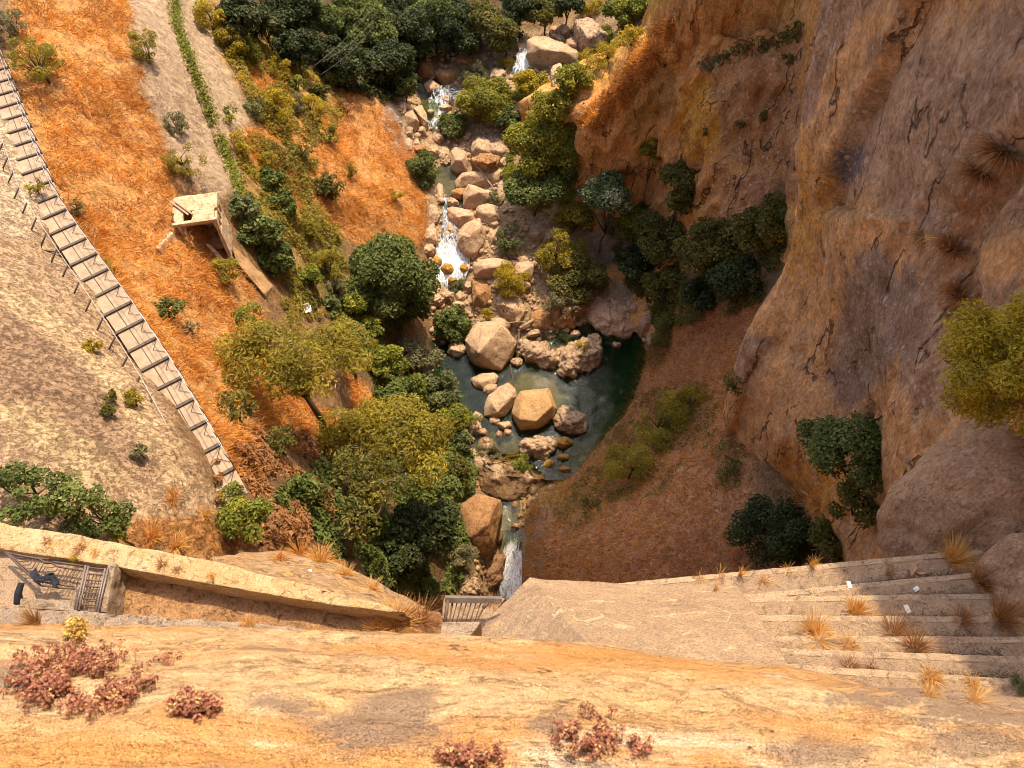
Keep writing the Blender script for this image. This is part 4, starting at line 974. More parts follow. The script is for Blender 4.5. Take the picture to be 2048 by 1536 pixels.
# broken walls and trough below the hut
solid('ruined_wall', [(412,488),(418,486),(450,520),(444,524)], GZ([(412,488),(418,486),(450,520),(444,524)], .3), 17, M['plaster'], 'broken pale wall stub below the hut doorway', 'wall', length=.15, amp=.06, sc=2, seed=31)
solid('ruined_wall', [(462,490),(492,510),(545,572),(528,588),(474,525)], GZ([(462,490),(492,510),(545,572),(528,588),(474,525)], .35), 14, M['orange_rock'], 'long flat-topped earth bank wall running downhill from the hut', 'wall', length=.2, amp=.12, sc=1.4, seed=33)
solid('ruined_wall', [(312,495),(317,498),(348,464),(342,461)], GZ([(312,495),(317,498),(348,464),(342,461)], .22), 20, M['plaster'], 'thin fallen wall line in the dry grass left of the hut', 'wall', length=.2, amp=.05, sc=2, seed=35, bevel=.01)
# the long low wall with ivy along the rubble band
wl2 = [(330,-60),(345,0),(352,60),(378,130),(404,200),(432,270),(455,330),(474,392)]
p2 = [hit(u, v)[0] for u, v in wl2]
mb = MB(); V4 = []; 
for i, p_ in enumerate(p2):
    dr = (p2[min(i + 1, len(p2) - 1)] - p2[max(i - 1, 0)]); dr[2] = 0; dr /= np.linalg.norm(dr); nn = np.array([-dr[1], dr[0], 0]) * .2
    V4 += [p_ - nn - [0, 0, 1.5], p_ + nn - [0, 0, 1.5], p_ + nn + [0, 0, .35], p_ - nn + [0, 0, .35]]
Fq = []
for i in range(len(p2) - 1):
    for k in range(4): Fq.append((i * 4 + k, i * 4 + (k + 1) % 4, i * 4 + 4 + (k + 1) % 4, i * 4 + 4 + k))
Fq += [(0, 1, 2, 3), tuple((len(p2) - 1) * 4 + k for k in (3, 2, 1, 0))]
mb.add(V4, Fq); me = mb.mesh('boundary_wall'); roughen(me, .35, .08, 1.5, 41)
bw = obj('boundary_wall', me, M['boulder']); tag(bw, 'long low stone wall with a strip of green ivy above the hut', 'wall')

# ------------------------------------------------------------------ boulders
def boulder(label, poly, m, h=0.5, crest=None, rough=0.05, rugged=False, group=None, seed=0, z0=None, sink=0.5, name='boulder', cat='boulder'):
    """a stone whose outline stands at its own place on the ground; h is its height over its width"""
    poly = np.asarray(poly, float); uc, vc = poly.mean(0); vmin, vmax = poly[:, 1].min(), poly[:, 1].max()
    g, _ = hit(uc, lerp(vc, vmax, .6))
    if z0 is None: z0 = g[2]
    wz = max(water_z(uc, vc), water_z(uc, vmax)); z0 = max(z0, wz - .12) if wz > -50 else z0
    if wz > -50: sink = 2.5
    s = mpp(g); wd = (np.ptp(poly[:, 0])) * s; H = max(.12, h * wd)
    R_ = random.Random(seed + int(uc * 7 + vc))
    up = []
    for u, v in poly:
        k = (v - vmin) / max(1, vmax - vmin)
        up.append(P(u, v, z=z0 + H * lerp(.78, .12, k)))
    c = np.mean(up, 0)
    pts_ = list(up)
    cr = crest or [(lerp(uc, poly[i % len(poly)][0], R_.uniform(.25, .62)), lerp(vc, poly[i % len(poly)][1], R_.uniform(.15, .5)) - .06 * (vmax - vmin)) for i in range(0, len(poly), 2)]
    for q in cr:
        z_ = z0 + H * (q[2] if len(q) > 2 else R_.uniform(.86, 1.0)); pts_.append(P(q[0], q[1], z=z_))
    for p_ in up:
        q = c + (p_ - c) * .93; q = q.copy(); q[2] = z0 - sink; pts_.append(q)
    bm = bmesh.new()
    for p_ in pts_: bm.verts.new(p_)
    r = bmesh.ops.convex_hull(bm, input=bm.verts[:])
    bmesh.ops.delete(bm, geom=[e for e in r['geom_interior'] if isinstance(e, bmesh.types.BMVert)], context='VERTS')
    bmesh.ops.bevel(bm, geom=bm.edges[:], offset=wd * .035, segments=2, profile=.6, affect='EDGES', clamp_overlap=True)
    me = bpy.data.meshes.new(name); bm.to_mesh(me); bm.free()
    roughen(me, max(.07, wd * .045), wd * rough, 1.9 / max(wd, .5) * 2, seed + int(uc), rugged)
    if rugged: roughen(me, max(.07, wd * .035), wd * rough * .8, 8.0 / max(wd, .5), seed + int(vc), False)
    base = np.array([c[0], c[1], z0])
    SOLID_V.append(([v.co[:] for v in me.vertices], [p.vertices[:] for p in me.polygons]))
    me.transform(T3([-float(q) for q in base]))
    o = obj(name, me, m, None, base); tag(o, label, cat, group)
    return o
SOLID_V = []
def oval(u, v, w_, h_, n=9, rot=None, seed=0):
    R_ = random.Random(int(u * 13 + v * 7) + seed); rot = R_.uniform(0, 6) if rot is None else rot
    out = []
    for i in range(n):
        th = 2 * math.pi * (i + R_.uniform(-.28, .28)) / n; k = R_.uniform(.8, 1.14)
        out.append((u + math.cos(th) * w_ / 2 * k, v + math.sin(th) * h_ / 2 * k))
    return out
BO, RU, PI_, AM, OR_, BR = (M[k] for k in ('boulder', 'rugged', 'pink', 'amber', 'orange_rock', 'brown_rock'))
# named boulders, traced
boulder('largest pale angular boulder with a sharp ridge at the head of the green pool', [(955,642),(1001,642),(1012,650),(1015,666),(1035,686),(1012,712),(1003,739),(979,735),(954,722),(937,712),(929,680),(940,661)], M['boulder'], .62, [(1003,652,.98),(982,676,1.0),(958,706,.86),(965,660,.92)], .03)
boulder('flat topped orange brown boulder standing in the green pool', [(1040,782),(1066,778),(1097,776),(1104,787),(1114,816),(1108,830),(1097,844),(1076,857),(1040,861),(1029,841),(1022,825),(1029,799)], OR_, .5, [(1048,792,1.0),(1092,784,1.0),(1104,812,.96),(1072,842,.78),(1038,838,.8)], .03)
boulder('tall pale boulder leaning against the flat topped orange boulder', [(1017,765),(1031,778),(1033,794),(1022,816),(1010,832),(991,837),(968,832),(969,806),(977,790),(998,773)], BO, .55, [(1012,772,1.0),(1022,796,.95),(984,806,.9),(994,826,.7)], .035)
boulder('small pitted brown boulder alone in the pool beside the shadow edge', [(1108,838),(1122,816),(1142,816),(1172,830),(1175,848),(1160,868),(1134,862),(1112,852)], RU, .5, None, .08, True)
boulder('pitted pale rock with a dark undercut at the top edge of the pool', [(1041,682),(1066,680),(1090,688),(1117,696),(1118,728),(1110,737),(1082,732),(1056,720),(1042,706)], RU, .4, None, .09, True)
boulder('ragged pale rock jutting into the dark water of the pool', [(1128,690),(1160,684),(1196,676),(1203,698),(1196,722),(1168,740),(1126,757),(1118,745),(1122,712)], RU, .38, None, .10, True)
boulder('smooth tan stone half under the shade left of the leaning pale boulder', [(940,757),(960,746),(988,745),(998,752),(990,768),(972,784),(950,776)], BO, .3, None, .02)
boulder('small pale stone wedged above the leaning pale boulder', oval(982, 778, 30, 26), PI_, .5)
boulder('tan boulder in shade behind the largest angular boulder', oval(914, 698, 44, 38), BO, .5)
boulder('knobbly little rock under the right foot of the largest angular boulder', oval(1034, 724, 24, 20), RU, .6, None, .09, True)
boulder('long slab boulder lying under a bleached driftwood stick', [(907,362),(924,345),(968,336),(1008,335),(1009,362),(993,369),(959,372),(929,373),(912,377)], BO, .24, [(926,350,1.0),(965,342,1.0),(1003,342,.98),(985,356,.8)], .03)
boulder('brown foot stone tucked under the left end of the long slab', oval(918, 386, 34, 24), BR, .5)
boulder('pale pyramid shaped boulder below the long slab', [(936,367),(959,374),(983,386),(978,397),(959,412),(941,419),(926,412),(926,384)], BO, .6, [(940,374,1.0),(958,384,.95),(936,394,.8)], .03)
boulder('rounded pale boulder right of the pyramid boulder', [(973,407),(998,412),(1001,439),(983,449),(963,441),(950,424),(956,412)], BO, .45)
boulder('coarse brown boulder in the middle of the boulder pile beside the cascade', [(892,416),(909,412),(936,419),(952,429),(944,441),(919,455),(912,449),(897,434)], PI_, .4, None, .05)
boulder('narrow pale boulder hanging over the cascade lip', [(894,439),(904,444),(916,468),(912,478),(897,471),(889,459)], BO, .6)
boulder('biggest blocky boulder of the pile just above the white cascade', [(939,441),(959,435),(968,454),(972,468),(966,488),(949,508),(934,508),(914,486),(916,466),(926,451)], BO, .65, [(944,444,1.0),(962,452,.95),(938,474,.85),(926,470,.85)], .04)
boulder('pale boulder half hidden by the blue green bush', [(976,449),(1001,445),(1003,459),(993,483),(981,491),(973,473)], BO, .5)
boulder('amber stained stone foot under the biggest blocky boulder', oval(926, 502, 26, 22), AM, .5, None, .08, True)
boulder('flat pinkish boulder under the trailing yellow creeper', [(944,530),(959,518),(993,515),(1023,522),(1008,543),(978,555),(949,550)], PI_, .35, None, .02)
boulder('smooth pinkish boulder right of the trailing yellow creeper', [(1033,525),(1058,520),(1069,530),(1064,555),(1038,560),(1020,550)], PI_, .45, None, .02)
boulder('dark sided boulder below the flat pinkish boulder', [(942,556),(975,556),(985,590),(970,612),(946,606)], BR, .6)
boulder('brown rock below the trailing yellow creeper', [(998,587),(1015,582),(1043,595),(1052,622),(1035,647),(1015,637),(993,612)], BO, .5, None, .06)
boulder('tawny grass covered rock behind the long fallen log', [(1095,600),(1142,597),(1184,592),(1181,617),(1142,649),(1117,652),(1100,629)], BR, .35, None, .08, True)
boulder('big pebbly brown rock at the shaded right end of the pool', [(1181,600),(1206,595),(1241,604),(1265,632),(1273,656),(1250,676),(1211,671),(1176,639)], PI_, .35, None, .06, True)
boulder('brown shaded rock beneath the fallen log', oval(1082, 636, 62, 46), BR, .4)
boulder('small grey boulder at the waterside right of the big pebbly rock', oval(1294, 644, 30, 32), PI_, .5)
boulder('pale wedge stone standing at the shaded pool rim', oval(1305, 676, 24, 28), PI_, .6)
boulder('grey stone above the small grey boulder on the shaded bank', oval(1268, 614, 24, 22), PI_, .5)
boulder('long ragged red limestone ledge crossing above the waterfall', [(901,898),(929,903),(978,917),(1017,934),(1036,944),(1075,944),(1101,952),(1104,963),(1087,981),(1056,985),(1028,993),(1005,997),(989,989),(958,977),(956,958),(948,938),(933,917)], M['rugged'], .16, [(960,925,1.0),(1000,950,1.0),(1050,955,.9),(1085,958,.8),(980,965,.7)], .055, True)
boulder('tall brown grass covered boulder left of the waterfall', [(954,987),(1003,999),(1005,1022),(997,1045),(989,1075),(987,1094),(968,1110),(944,1104),(919,1071),(921,1008)], BR, .9, [(960,1000,1.0),(992,1010,.98),(975,1050,.95),(945,1040,.95),(940,1075,.8)], .035)
boulder('pinkish rock apron beside the foot of the waterfall', [(989,1108),(1009,1108),(1005,1133),(1001,1162),(978,1175),(935,1180),(940,1150),(962,1132)], PI_, .3, None, .07, True)
boulder('ragged dark red rock under the pale bush near the waterfall', oval(930, 1172, 56, 44), RU, .4, None, .09, True)
boulder('round pale stone in the stream above the waterfall', oval(1032, 1053, 20, 16), PI_, .6)
boulder('pale rounded rock touching the tall brown boulder', oval(997, 1070, 18, 30), PI_, .6)
boulder('small pale stone in the dark gap under the red ledge', oval(1030, 1010, 18, 16), PI_, .5)
boulder('bumpy reddish rock between the orange boulder and the red ledge', [(1042,882),(1060,874),(1096,874),(1108,886),(1106,902),(1090,916),(1062,914),(1044,902)], RU, .4, None, .1, True)
boulder('round amber stone in the outflow below the pitted pool boulder', oval(1126, 886, 36, 26), AM, .5)
boulder('smaller amber stone in the outflow', oval(1127, 915, 27, 15), AM, .5)
boulder('flat amber stone at the lip of the outflow', oval(1130, 939, 28, 14), AM, .4)
boulder('brown lumpy stone amid the outflow', oval(1098, 928, 24, 20), AM, .5, None, .1, True)
boulder('amber streaked slope rock below the leaning pale boulder', [(1000,875),(1020,868),(1042,884),(1042,912),(1010,916),(990,900)], AM, .3)
boulder('big plain tan slab left of the amber streaked rock', [(948,890),(968,870),(990,880),(998,905),(975,915),(952,912)], PI_, .3)
BL = [(955,836,22,24,'pale stone under the bush at the left rim of the pool'),(948,856,26,30,'angular pale block at the left rim of the pool'),(989,843,22,20,'knobby stone below the leaning pale boulder'),(1010,851,30,20,'pale pitted stone between the leaning and the orange boulder'),
 (998,869,14,18,'narrow stone upright below the pitted stone pair'),(1016,866,20,15,'small round stone below the orange boulder corner'),(986,877,22,26,'tan stone in the rubble left of the round stone'),(966,864,18,15,'amber speckled stone on the left rubble bank'),(972,884,24,22,'dull stone on the rubble bank near the red ledge'),(940,880,20,18,'grey stone below the angular pale block'),
 (922,592,20,24,'brown stone left of the dark sided boulder'),(938,574,26,20,'pointed stone under the flat pinkish boulder'),(873,600,32,24,'dark stone at the foot of the white cascade'),(894,591,26,20,'tan stone beside the foot of the white cascade'),(915,610,24,20,'buff stone above the dark round bush'),
 (1188,676,24,20,'grey stone at the inner corner of the pool'),(1150,668,22,16,'brown stone above the ragged pool rock'),(1066,668,26,18,'tan stone below the driftwood stump'),(1232,690,18,14,'flat stone at the waterline beneath the pebbly rock'),(1075,465,40,36,'pale rock right of the blue green bush'),(1100,470,34,28,'buff rock under the dry orange grass patch'),
 (868,428,26,36,'cream tufa rock at the left of the cascade lip'),(862,468,28,34,'yellowish tufa rock left of the white cascade'),(880,384,16,34,'long pale rock beside the dark upper pool'),(906,405,22,18,'white splashed stone at the upper cascade'),(858,500,22,22,'mossy tufa lump at the top left of the cascade')]
for u, v, w_, h_, lb in BL: boulder(lb, oval(u, v, w_ * 1.1, h_ * 1.1, 7, seed=3), random.Random(u).choice([BO, PI_, BO, RU]), .55, None, .08, u % 3 == 0)
for u, v, w_, h_, lb in [(874,523,24,24,'amber stone in the left thread of the white cascade'),(894,538,26,26,'green capped amber stone in the middle of the cascade'),(929,536,26,24,'bright amber stone at the right edge of the cascade'),(892,503,14,12,'little amber stone at the top of the cascade'),(905,560,18,14,'wet brown stone at the bottom of the cascade'),(912,520,12,10,'tiny wet stone between two cascade threads')]:
    boulder(lb, oval(u, v, w_, h_), AM, .6, None, .06)
# upstream
boulder('pale pointed boulder at the foot of the rust coloured bank', [(800,229),(824,219),(835,235),(839,245),(826,256),(810,254)], BO, .55, [(822,222,1.0),(832,238,.9),(812,232,.9)], .02)
boulder('upright oval boulder right of the pale pointed boulder', [(827,215),(843,209),(853,227),(856,245),(847,254),(839,241),(833,229)], BO, .7, None, .03)
boulder('flat triangular slab in the dark upper pool', [(846,168),(861,157),(892,178),(888,184),(855,186)], PI_, .25, None, .02)
boulder('large shaded brown block above the triangular slab', [(868,147),(878,137),(913,137),(919,153),(894,170),(884,166)], BR, .4, None, .03)
boulder('brown block standing beside the dark upper pool', [(902,301),(913,295),(933,303),(937,325),(933,340),(913,344),(901,334)], PI_, .8, None, .02)
boulder('huge pale boulder capping the top of the gully', [(1053,82),(1077,68),(1125,82),(1166,106),(1159,127),(1111,137),(1056,109)], BO, .4, None, .05)
boulder('mottled cliff sized boulder at the top right of the gully', [(1149,41),(1176,34),(1220,75),(1214,103),(1173,99),(1155,72)], RU, .6, None, .06, True)
BL = [(841,261,26,18,'pinkish stone below the upright oval boulder'),(818,266,16,16,'little tan stone below the pale pointed boulder'),(817,289,18,28,'slim tall stone at the edge of the rust coloured bank'),(833,286,16,18,'small stone beside the slim tall stone'),(840,298,26,18,'pale flat stone above the round dark stream bush'),
 (894,199,28,30,'rough pale boulder beside the upper rapids'),(886,215,34,15,'bright flat stone below the rough pale boulder'),(876,233,26,26,'grey cube like stone in the upper rapids'),(897,231,20,26,'rough stone at the hem of the round green bush'),(861,223,14,10,'tiny splashed stone in the upper rapids'),(877,272,30,34,'pitted stone below the upper rapids'),
 (867,301,22,22,'split stone at the lower end of the upper rapids'),(888,309,24,38,'tall shaded stone right of the split stone'),(853,138,34,26,'dark purple stone under the big trees'),(804,213,18,32,'grey shaded stone at the top of the rust coloured bank'),(962,294,44,46,'brown rock under the round green bush'),(997,300,44,42,'russet rock below the right hem of the round green bush'),
 (972,323,60,34,'broad dim rock above the long slab'),(1003,322,26,26,'pale knob at the right end of the long slab'),(1128,60,30,26,'rounded pale stone between the two top boulders'),(1150,88,36,32,'leaning slab against the mottled top boulder'),(1119,77,24,20,'buff stone on the huge top boulder'),(1107,60,18,20,'pink stone left of the rounded pale stone'),
 (1066,112,38,26,'pitted rock over the top pool'),(1114,150,28,50,'upright pillar rock below the huge top boulder'),(1038,114,24,24,'dark rock left of the top pool'),(996,150,36,26,'orange rock peeping over the round green bush'),(930,120,40,24,'dim rock under the dark trees'),(1045,95,30,22,'brown rock above the top pool'),(1140,112,30,22,'buff stone right of the pitted rock'),(1002,385,20,50,'slim pale boulder at the hem of the large green tree'),(988,448,22,16,'shaded stone under the rounded pale boulder')]
for u, v, w_, h_, lb in BL: boulder(lb, oval(u, v, w_, h_), random.Random(u).choice([BO, PI_, BO, RU]) if 'dark' not in lb and 'dim' not in lb else BR, .55, None, .07, u % 3 == 0)
for V_, F_ in SOLID_V: SOLID.append(BVHTree.FromPolygons(V_, F_))

# stones too many to count in the stream bed
base_m = []
for k in range(3):
    bm = bmesh.new(); bmesh.ops.create_icosphere(bm, subdivisions=1, radius=1)
    V = np.array([v.co[:] for v in bm.verts]); V *= (1 + .3 * fbm(V, 1.4, 2, 400 + k))[:, None] * [1, .8, .6]
    base_m.append((V, np.array([[v.index for v in f.verts] for f in bm.faces]))); bm.free()
Vs, Fs, n0 = [], [], 0
bedp = [(790,220),(860,100),(1000,90),(1180,40),(1200,120),(1040,240),(1000,400),(1090,470),(1060,600),(1320,600),(1300,680),(1150,700),(1000,720),(1060,880),(1150,940),(1060,1010),(1000,1190),(930,1190),(960,1000),(930,880),(860,660),(850,560),(860,420)]
cand = 0; got = 0
while got < 2600 and cand < 14000:
    cand += 1; u, v = rng.uniform(790, 1320), rng.uniform(40, 1195)
    if poly_sd(np.array([u]), np.array([v]), bedp)[0] < 0: continue
    h = bv_ground.ray_cast(Vector(C0), Vector(ray(u, v)))
    if h[0] is None: continue
    p_ = np.array(h[0])
    if p_[2] < water_z(u, v) - .15: continue
    s = float(np.exp(rng.normal(-1.9, .5)))
    V, F = base_m[got % 3]; th = rng.uniform(0, 6.28); Rz = np.array([[math.cos(th), -math.sin(th), 0], [math.sin(th), math.cos(th), 0], [0, 0, 1]])
    Vs.append(V @ Rz.T * s + p_ + [0, 0, s * .25]); Fs.append(F + n0); n0 += len(V); got += 1
st = obj('gravel', mesh_np('gravel', np.vstack(Vs), np.vstack(Fs), True), BO); tag(st, 'loose stones scattered along the stream bed', 'gravel', None, 'stuff')

# ------------------------------------------------------------------ driftwood, chair, wires
def stick(label, a, b_, r, m, bend=.06, name='log', cat='log', knots=5):
    a = np.array(a, float); b_ = np.array(b_, float); mb = MB(); L = np.linalg.norm(b_ - a)
    pp = [lerp(a, b_, t) + rng.normal(0, bend * .25 * L ** .5, 3) * math.sin(math.pi * t) for t in np.linspace(0, 1, 9)]
    mb.tube(pp, np.linspace(r, r * .55, 9), 8); me = mb.mesh(name, True); c = (a + b_) / 2; me.transform(T3([-float(q) for q in c]))
    roughen(me, .25, r * .12, 3); o = obj(name, me, m, None, c); return tag(o, label, cat)
def up(u, v, k): p_, _ = hit(u, v); return p_ + np.array([0, -.02, k])
stick('long pale fallen log propped diagonally above the pool', up(1040, 664, .5), up(1192, 580, 1.0), .16, M['driftwood'])
stick('bleached driftwood stick lying across the long slab boulder', up(957, 336, .15), up(990, 386, .25), .13, M['bark_pale'])
stick('thin reddish pole beside the largest angular boulder', up(1012, 653, .5), up(1052, 650, .5), .06, M['driftwood'])
stick('short grey stump under the end of the fallen log', up(1036, 700, .1), up(1038, 668, .5), .14, M['bark'])
stick('thin dark stick floating in the pool beside the leaning boulder', P(1020, 730, z=.1), P(1033, 796, z=.15), .06, M['bark'])
stick('pale broken branch lying in the outflow', P(1008, 1118, z=-.6), P(1044, 1072, z=-.5), .03, M['driftwood'])
ch_p, _ = hit(621, 634); ch_p = ch_p + np.array([0, 0, .35])
chair = thing('plastic_chair', 'white plastic chair sitting alone amid the green scrub', 'chair', ch_p, None, (0, 0, R(200)))
chs = 0.85
def cb(name, items):
    mb = MB()
    for c, s_ in items: mb.box(np.array(c) * chs, np.array(s_) * chs)
    me = mb.mesh(name); bevel_mesh(me, .012, 2); return obj(name, me, M['white'], chair)
cb('seat', [((0, 0, .44), (.46, .46, .04))])
cb('backrest', [((-.15, -.23, .68), (.13, .035, .44)), ((.15, -.23, .68), (.13, .035, .44)), ((0, -.23, .88), (.46, .04, .08)), ((0, -.23, .5), (.44, .035, .06))])
for sx in (-1, 1):
    for sy in (-1, 1): cb('leg', [((sx * .21, sy * .21, .2), (.05, .05, .44))])
    cb('armrest', [((sx * .25, 0, .66), (.05, .44, .03)), ((sx * .25, .2, .54), (.04, .04, .22))])
for (a, b_, ta, tb) in [((620,138),(748,14),52,56),((652,120),(752,36),52.5,57),((640,150),(742,60),52.2,57.5)]:
    mb = MB(); A_, B_ = P(*a, t=ta), P(*b_, t=tb)
    mb.tube([lerp(A_, B_, t) - np.array([0, 0, 4 * .25 * t * (1 - t)]) for t in np.linspace(0, 1, 9)], .009, 4)
    c = (A_ + B_) / 2; me = mb.mesh('power_cable', True); me.transform(T3([-float(q) for q in c])); o = obj('power_cable', me, M['steel'], None, c)
    tag(o, 'thin power cable strung in front of the dark trees at the top', 'cable', 'thin power cables before the dark trees')

# ------------------------------------------------------------------ leaves, trees, bushes
def leaf_quads(C, Nrm, L, W, rg, fold=.25):
    n = len(C); Nrm = Nrm / (np.linalg.norm(Nrm, axis=1)[:, None] + 1e-9)
    r = rg.normal(size=(n, 3)); T = np.cross(Nrm, r); T /= np.linalg.norm(T, axis=1)[:, None] + 1e-9; B = np.cross(Nrm, T)
    L = (L * rg.uniform(.65, 1.3, n))[:, None]; W = (W * rg.uniform(.7, 1.25, n))[:, None]
    V = np.stack([C - T * L * .5, C + B * W * .5 + Nrm * W * fold, C + T * L * .5, C - B * W * .5 + Nrm * W * fold], 1)
    F = np.arange(n * 4).reshape(n, 4); return V.reshape(-1, 3), F
SPEC = {  # leaf length, width, leaves per square metre of clump, clump radius share, openness
 'fig': (.27, .20, 72, .33, .98), 'green': (.28, .17, 56, .33, 1.0), 'olive': (.27, .10, 64, .27, 1.08), 'yellow': (.27, .11, 62, .27, 1.05), 'dark': (.29, .21, 62, .34, .98),
 'fine': (.21, .07, 95, .30, 1.05), 'twiggy': (.17, .055, 240, .26, 1.1), 'tiny': (.03, .013, 3500, .32, 1.05), 'midfig': (.135, .10, 190, .32, 1.0), 'near': (.12, .032, 420, .26, 1.0), 'nearfig': (.15, .12, 130, .32, 1.08)}
BUDGET = [0]
def crown_mesh(name, rx, ry, rz, kind, rg, dens=1.0, flat=0.35, nclump=None):
    ll, lw, per, cr, op = SPEC[kind]
    rm = (rx * ry * rz) ** (1 / 3)
    nc = nclump or int(np.clip(9 + 9 * (rm / .9), 9, 60))
    d = rg.normal(size=(nc, 3)); d /= np.linalg.norm(d, axis=1)[:, None]; d[:, 2] = np.where(d[:, 2] < -flat, -d[:, 2] * .4, d[:, 2])
    rad = rg.uniform(.35, 1.0, nc) ** .6
    cc = d * rad[:, None] * np.array([rx, ry, rz]) * op * (1 - cr * .55)
    cR = rm * cr * rg.uniform(.65, 1.35, nc)
    wgt = cR ** 2; n = int(np.clip(per * dens * (4 * math.pi * wgt).sum() * .5, 200, 26000)); BUDGET[0] += n
    k = rg.choice(nc, n, p=wgt / wgt.sum())
    q = rg.normal(size=(n, 3)); q /= np.linalg.norm(q, axis=1)[:, None]
    q[:, 2] = np.where((q[:, 2] < -.2) & (rg.random(n) < .65), -q[:, 2], q[:, 2])
    rr = .45 + .62 * rg.random(n) ** .55
    C = cc[k] + q * (cR[k] * rr)[:, None] * np.array([1, 1, .78])
    nr = q + rg.normal(size=(n, 3)) * .55 + np.array([0, .1, .55])
    V, F = leaf_quads(C, nr, ll, lw, rg)
    cl = rg.normal(0, .17, nc)
    lv = np.clip(.38 + cl[k] + rg.normal(0, .2, n) + .16 * (rr - .7), 0, 1)
    return mesh_np(name, V, F, False, {'lv': np.repeat(lv, 4)}), cc, cR
def plant(label, u, v, rx, ry, kind, leaf, name='bush', cat='bush', lift=None, dens=1.0, trunk=None, group=None, flat=None, seed=None, bark='bark', hz_k=.85, depth_k=.9, base=None, stems=4, nclump=None):
    """a bush or tree: pixel centre and radii of its crown as seen, crown lifted off the surface it is rooted in"""
    if flat is None: flat = .4 if lift is not None and lift > 3.4 else .95
    if lift is not None and lift < 3.4 and kind not in ('near', 'nearfig'): lift *= .62
    if kind == 'dark' and lift and lift > 4.4: lift = 3.0; flat = .8
    p_, n_ = hit(u, v + ry * .35); s = mpp(p_); RX, RY = rx * s, ry * s
    rg = np.random.default_rng(seed if seed is not None else int(u * 31 + v * 17))
    rz_ = RY * hz_k; t_ = np.linalg.norm(p_ - C0)
    back = (lift if lift is not None else RY * .55)
    c = P(u, v, t=(depth(p_) - back)) 
    s = mpp(c)
    RX, RY = rx * s, ry * s
    me, cc, cR = crown_mesh('crown', RX, RX * depth_k * .5 + RY * .5, max(RY * hz_k, .12), kind, rg, dens, flat, nclump)
    if base is not None: root = hit(*base)[0]
    else:
        zg = drop(c); root = np.array([c[0], c[1], zg])
        if c[2] - zg > RY * 3 + 3 or zg > c[2]: root = p_
    t = thing(name, label, cat, root, group)
    off = c - root
    o = obj('crown', me, M[leaf], t); o.location = tuple(off)
    mb = MB(); tr = trunk or max(.035, min(.26, RX * .055))
    order = np.argsort(-cc[:, 2])[:stems + 3]; fork = off * .45 + rg.normal(0, .08, 3) * RX
    if np.linalg.norm(off) > RY * .9:
        mb.tube([np.array([0, 0, -.25]), off * .22 + rg.normal(0, .04, 3) * RX, fork], [tr, tr * .82, tr * .7], 7, True); start = fork; r0 = tr * .62
    else: start = np.array([0, 0, -.15]); r0 = tr * .8
    for i in order[:stems + 2]:
        e = off + cc[i] * .92; m1 = lerp(start, e, .5) + rg.normal(0, .09, 3) * RX
        mb.tube([start, m1, e], [r0, r0 * .6, r0 * .22], 5, True)
    obj('trunk' if 'tree' in name else 'stem', mb.mesh('stem', True), M[bark], t)
    return t

T = 'tree'
# trees and tall bushes, each with its own crown
plant('largest dark fig tree beside the white cascade', 782, 548, 92, 92, 'fig', 'leaf_fig', 'fig_tree', T, 4.0, 1.15, nclump=44)
plant('lower half of the fig thicket, dark tree under the largest fig', 812, 610, 62, 48, 'fig', 'leaf_fig', 'fig_tree', T, 2.0, 1.1)
plant('bluish shrub just below the hut corner', 487, 415, 40, 30, 'fig', 'leaf_teal', 'shrub', 'shrub')
plant('middle bluish shrub of the thicket beside the hut', 512, 460, 56, 42, 'fig', 'leaf_fig', 'shrub', 'shrub')
plant('lowest dark shrub of the thicket downhill from the hut', 552, 515, 46, 52, 'fig', 'leaf_fig', 'shrub', 'shrub')
plant('tall feathery yellow green tree with a dark forked trunk on the slope', 590, 722, 158, 94, 'olive', 'leaf_olive', 'feathery_tree', T, 7.0, .62, base=(648, 875), trunk=.24, flat=.2, nclump=46)
plant('slim dark topped sapling above the feathery tree', 500, 640, 36, 46, 'olive', 'leaf_green', 'sapling_tree', T, 4.0, .7)
plant('yellow green crown reaching right from the feathery tree', 690, 690, 72, 52, 'olive', 'leaf_olive', 'feathery_tree', T, 4.0, .7)
plant('broad olive crowned tree filling the lower middle of the slope', 760, 900, 150, 96, 'olive', 'leaf_olive', 'feathery_tree', T, 8.0, .85, base=(675, 1090), trunk=.3, flat=.2, nclump=46)
plant('lower brownish olive crown in front of the broad olive tree', 720, 985, 118, 70, 'olive', 'leaf_shade', 'feathery_tree', T, 7.0, .75, base=(690, 1110), trunk=.26)
plant('bright yellow topped crown at the right shoulder of the broad olive tree', 838, 860, 66, 40, 'olive', 'leaf_yellow', 'feathery_tree', T, 4.0, .85)
plant('dark ivy clad tree right of the broad olive tree', 868, 985, 62, 62, 'fig', 'leaf_fig', 'ivy_tree', T, 4.0, 1.1)
plant('dark blue green tree overhanging the tall brown boulder', 842, 1060, 78, 62, 'dark', 'leaf_dark', 'ivy_tree', T, 4.0, 1.1)
plant('darkest ivy mound at the bottom of the wooded bank', 790, 1115, 62, 50, 'dark', 'leaf_dark', 'ivy_tree', T, 3.0, 1.0)
plant('olive brown crown above the red ledge', 905, 945, 46, 42, 'green', 'leaf_shade', 'bushy_tree', T, 2.5, .9)
plant('greyish crowned bush between the fig and the pool', 835, 712, 52, 42, 'green', 'leaf_grey', 'bush', 'bush', 2.6)
plant('green bush left of the greyish crowned bush', 765, 728, 48, 46, 'green', 'leaf_green', 'bush', 'bush', 2.6)
plant('dark green bush below the greyish crowned bush', 790, 788, 56, 44, 'fig', 'leaf_fig', 'bush', 'bush', 2.4)
plant('leafy bush at the left rim of the pool', 872, 782, 50, 48, 'green', 'leaf_teal', 'bush', 'bush', 2.4)
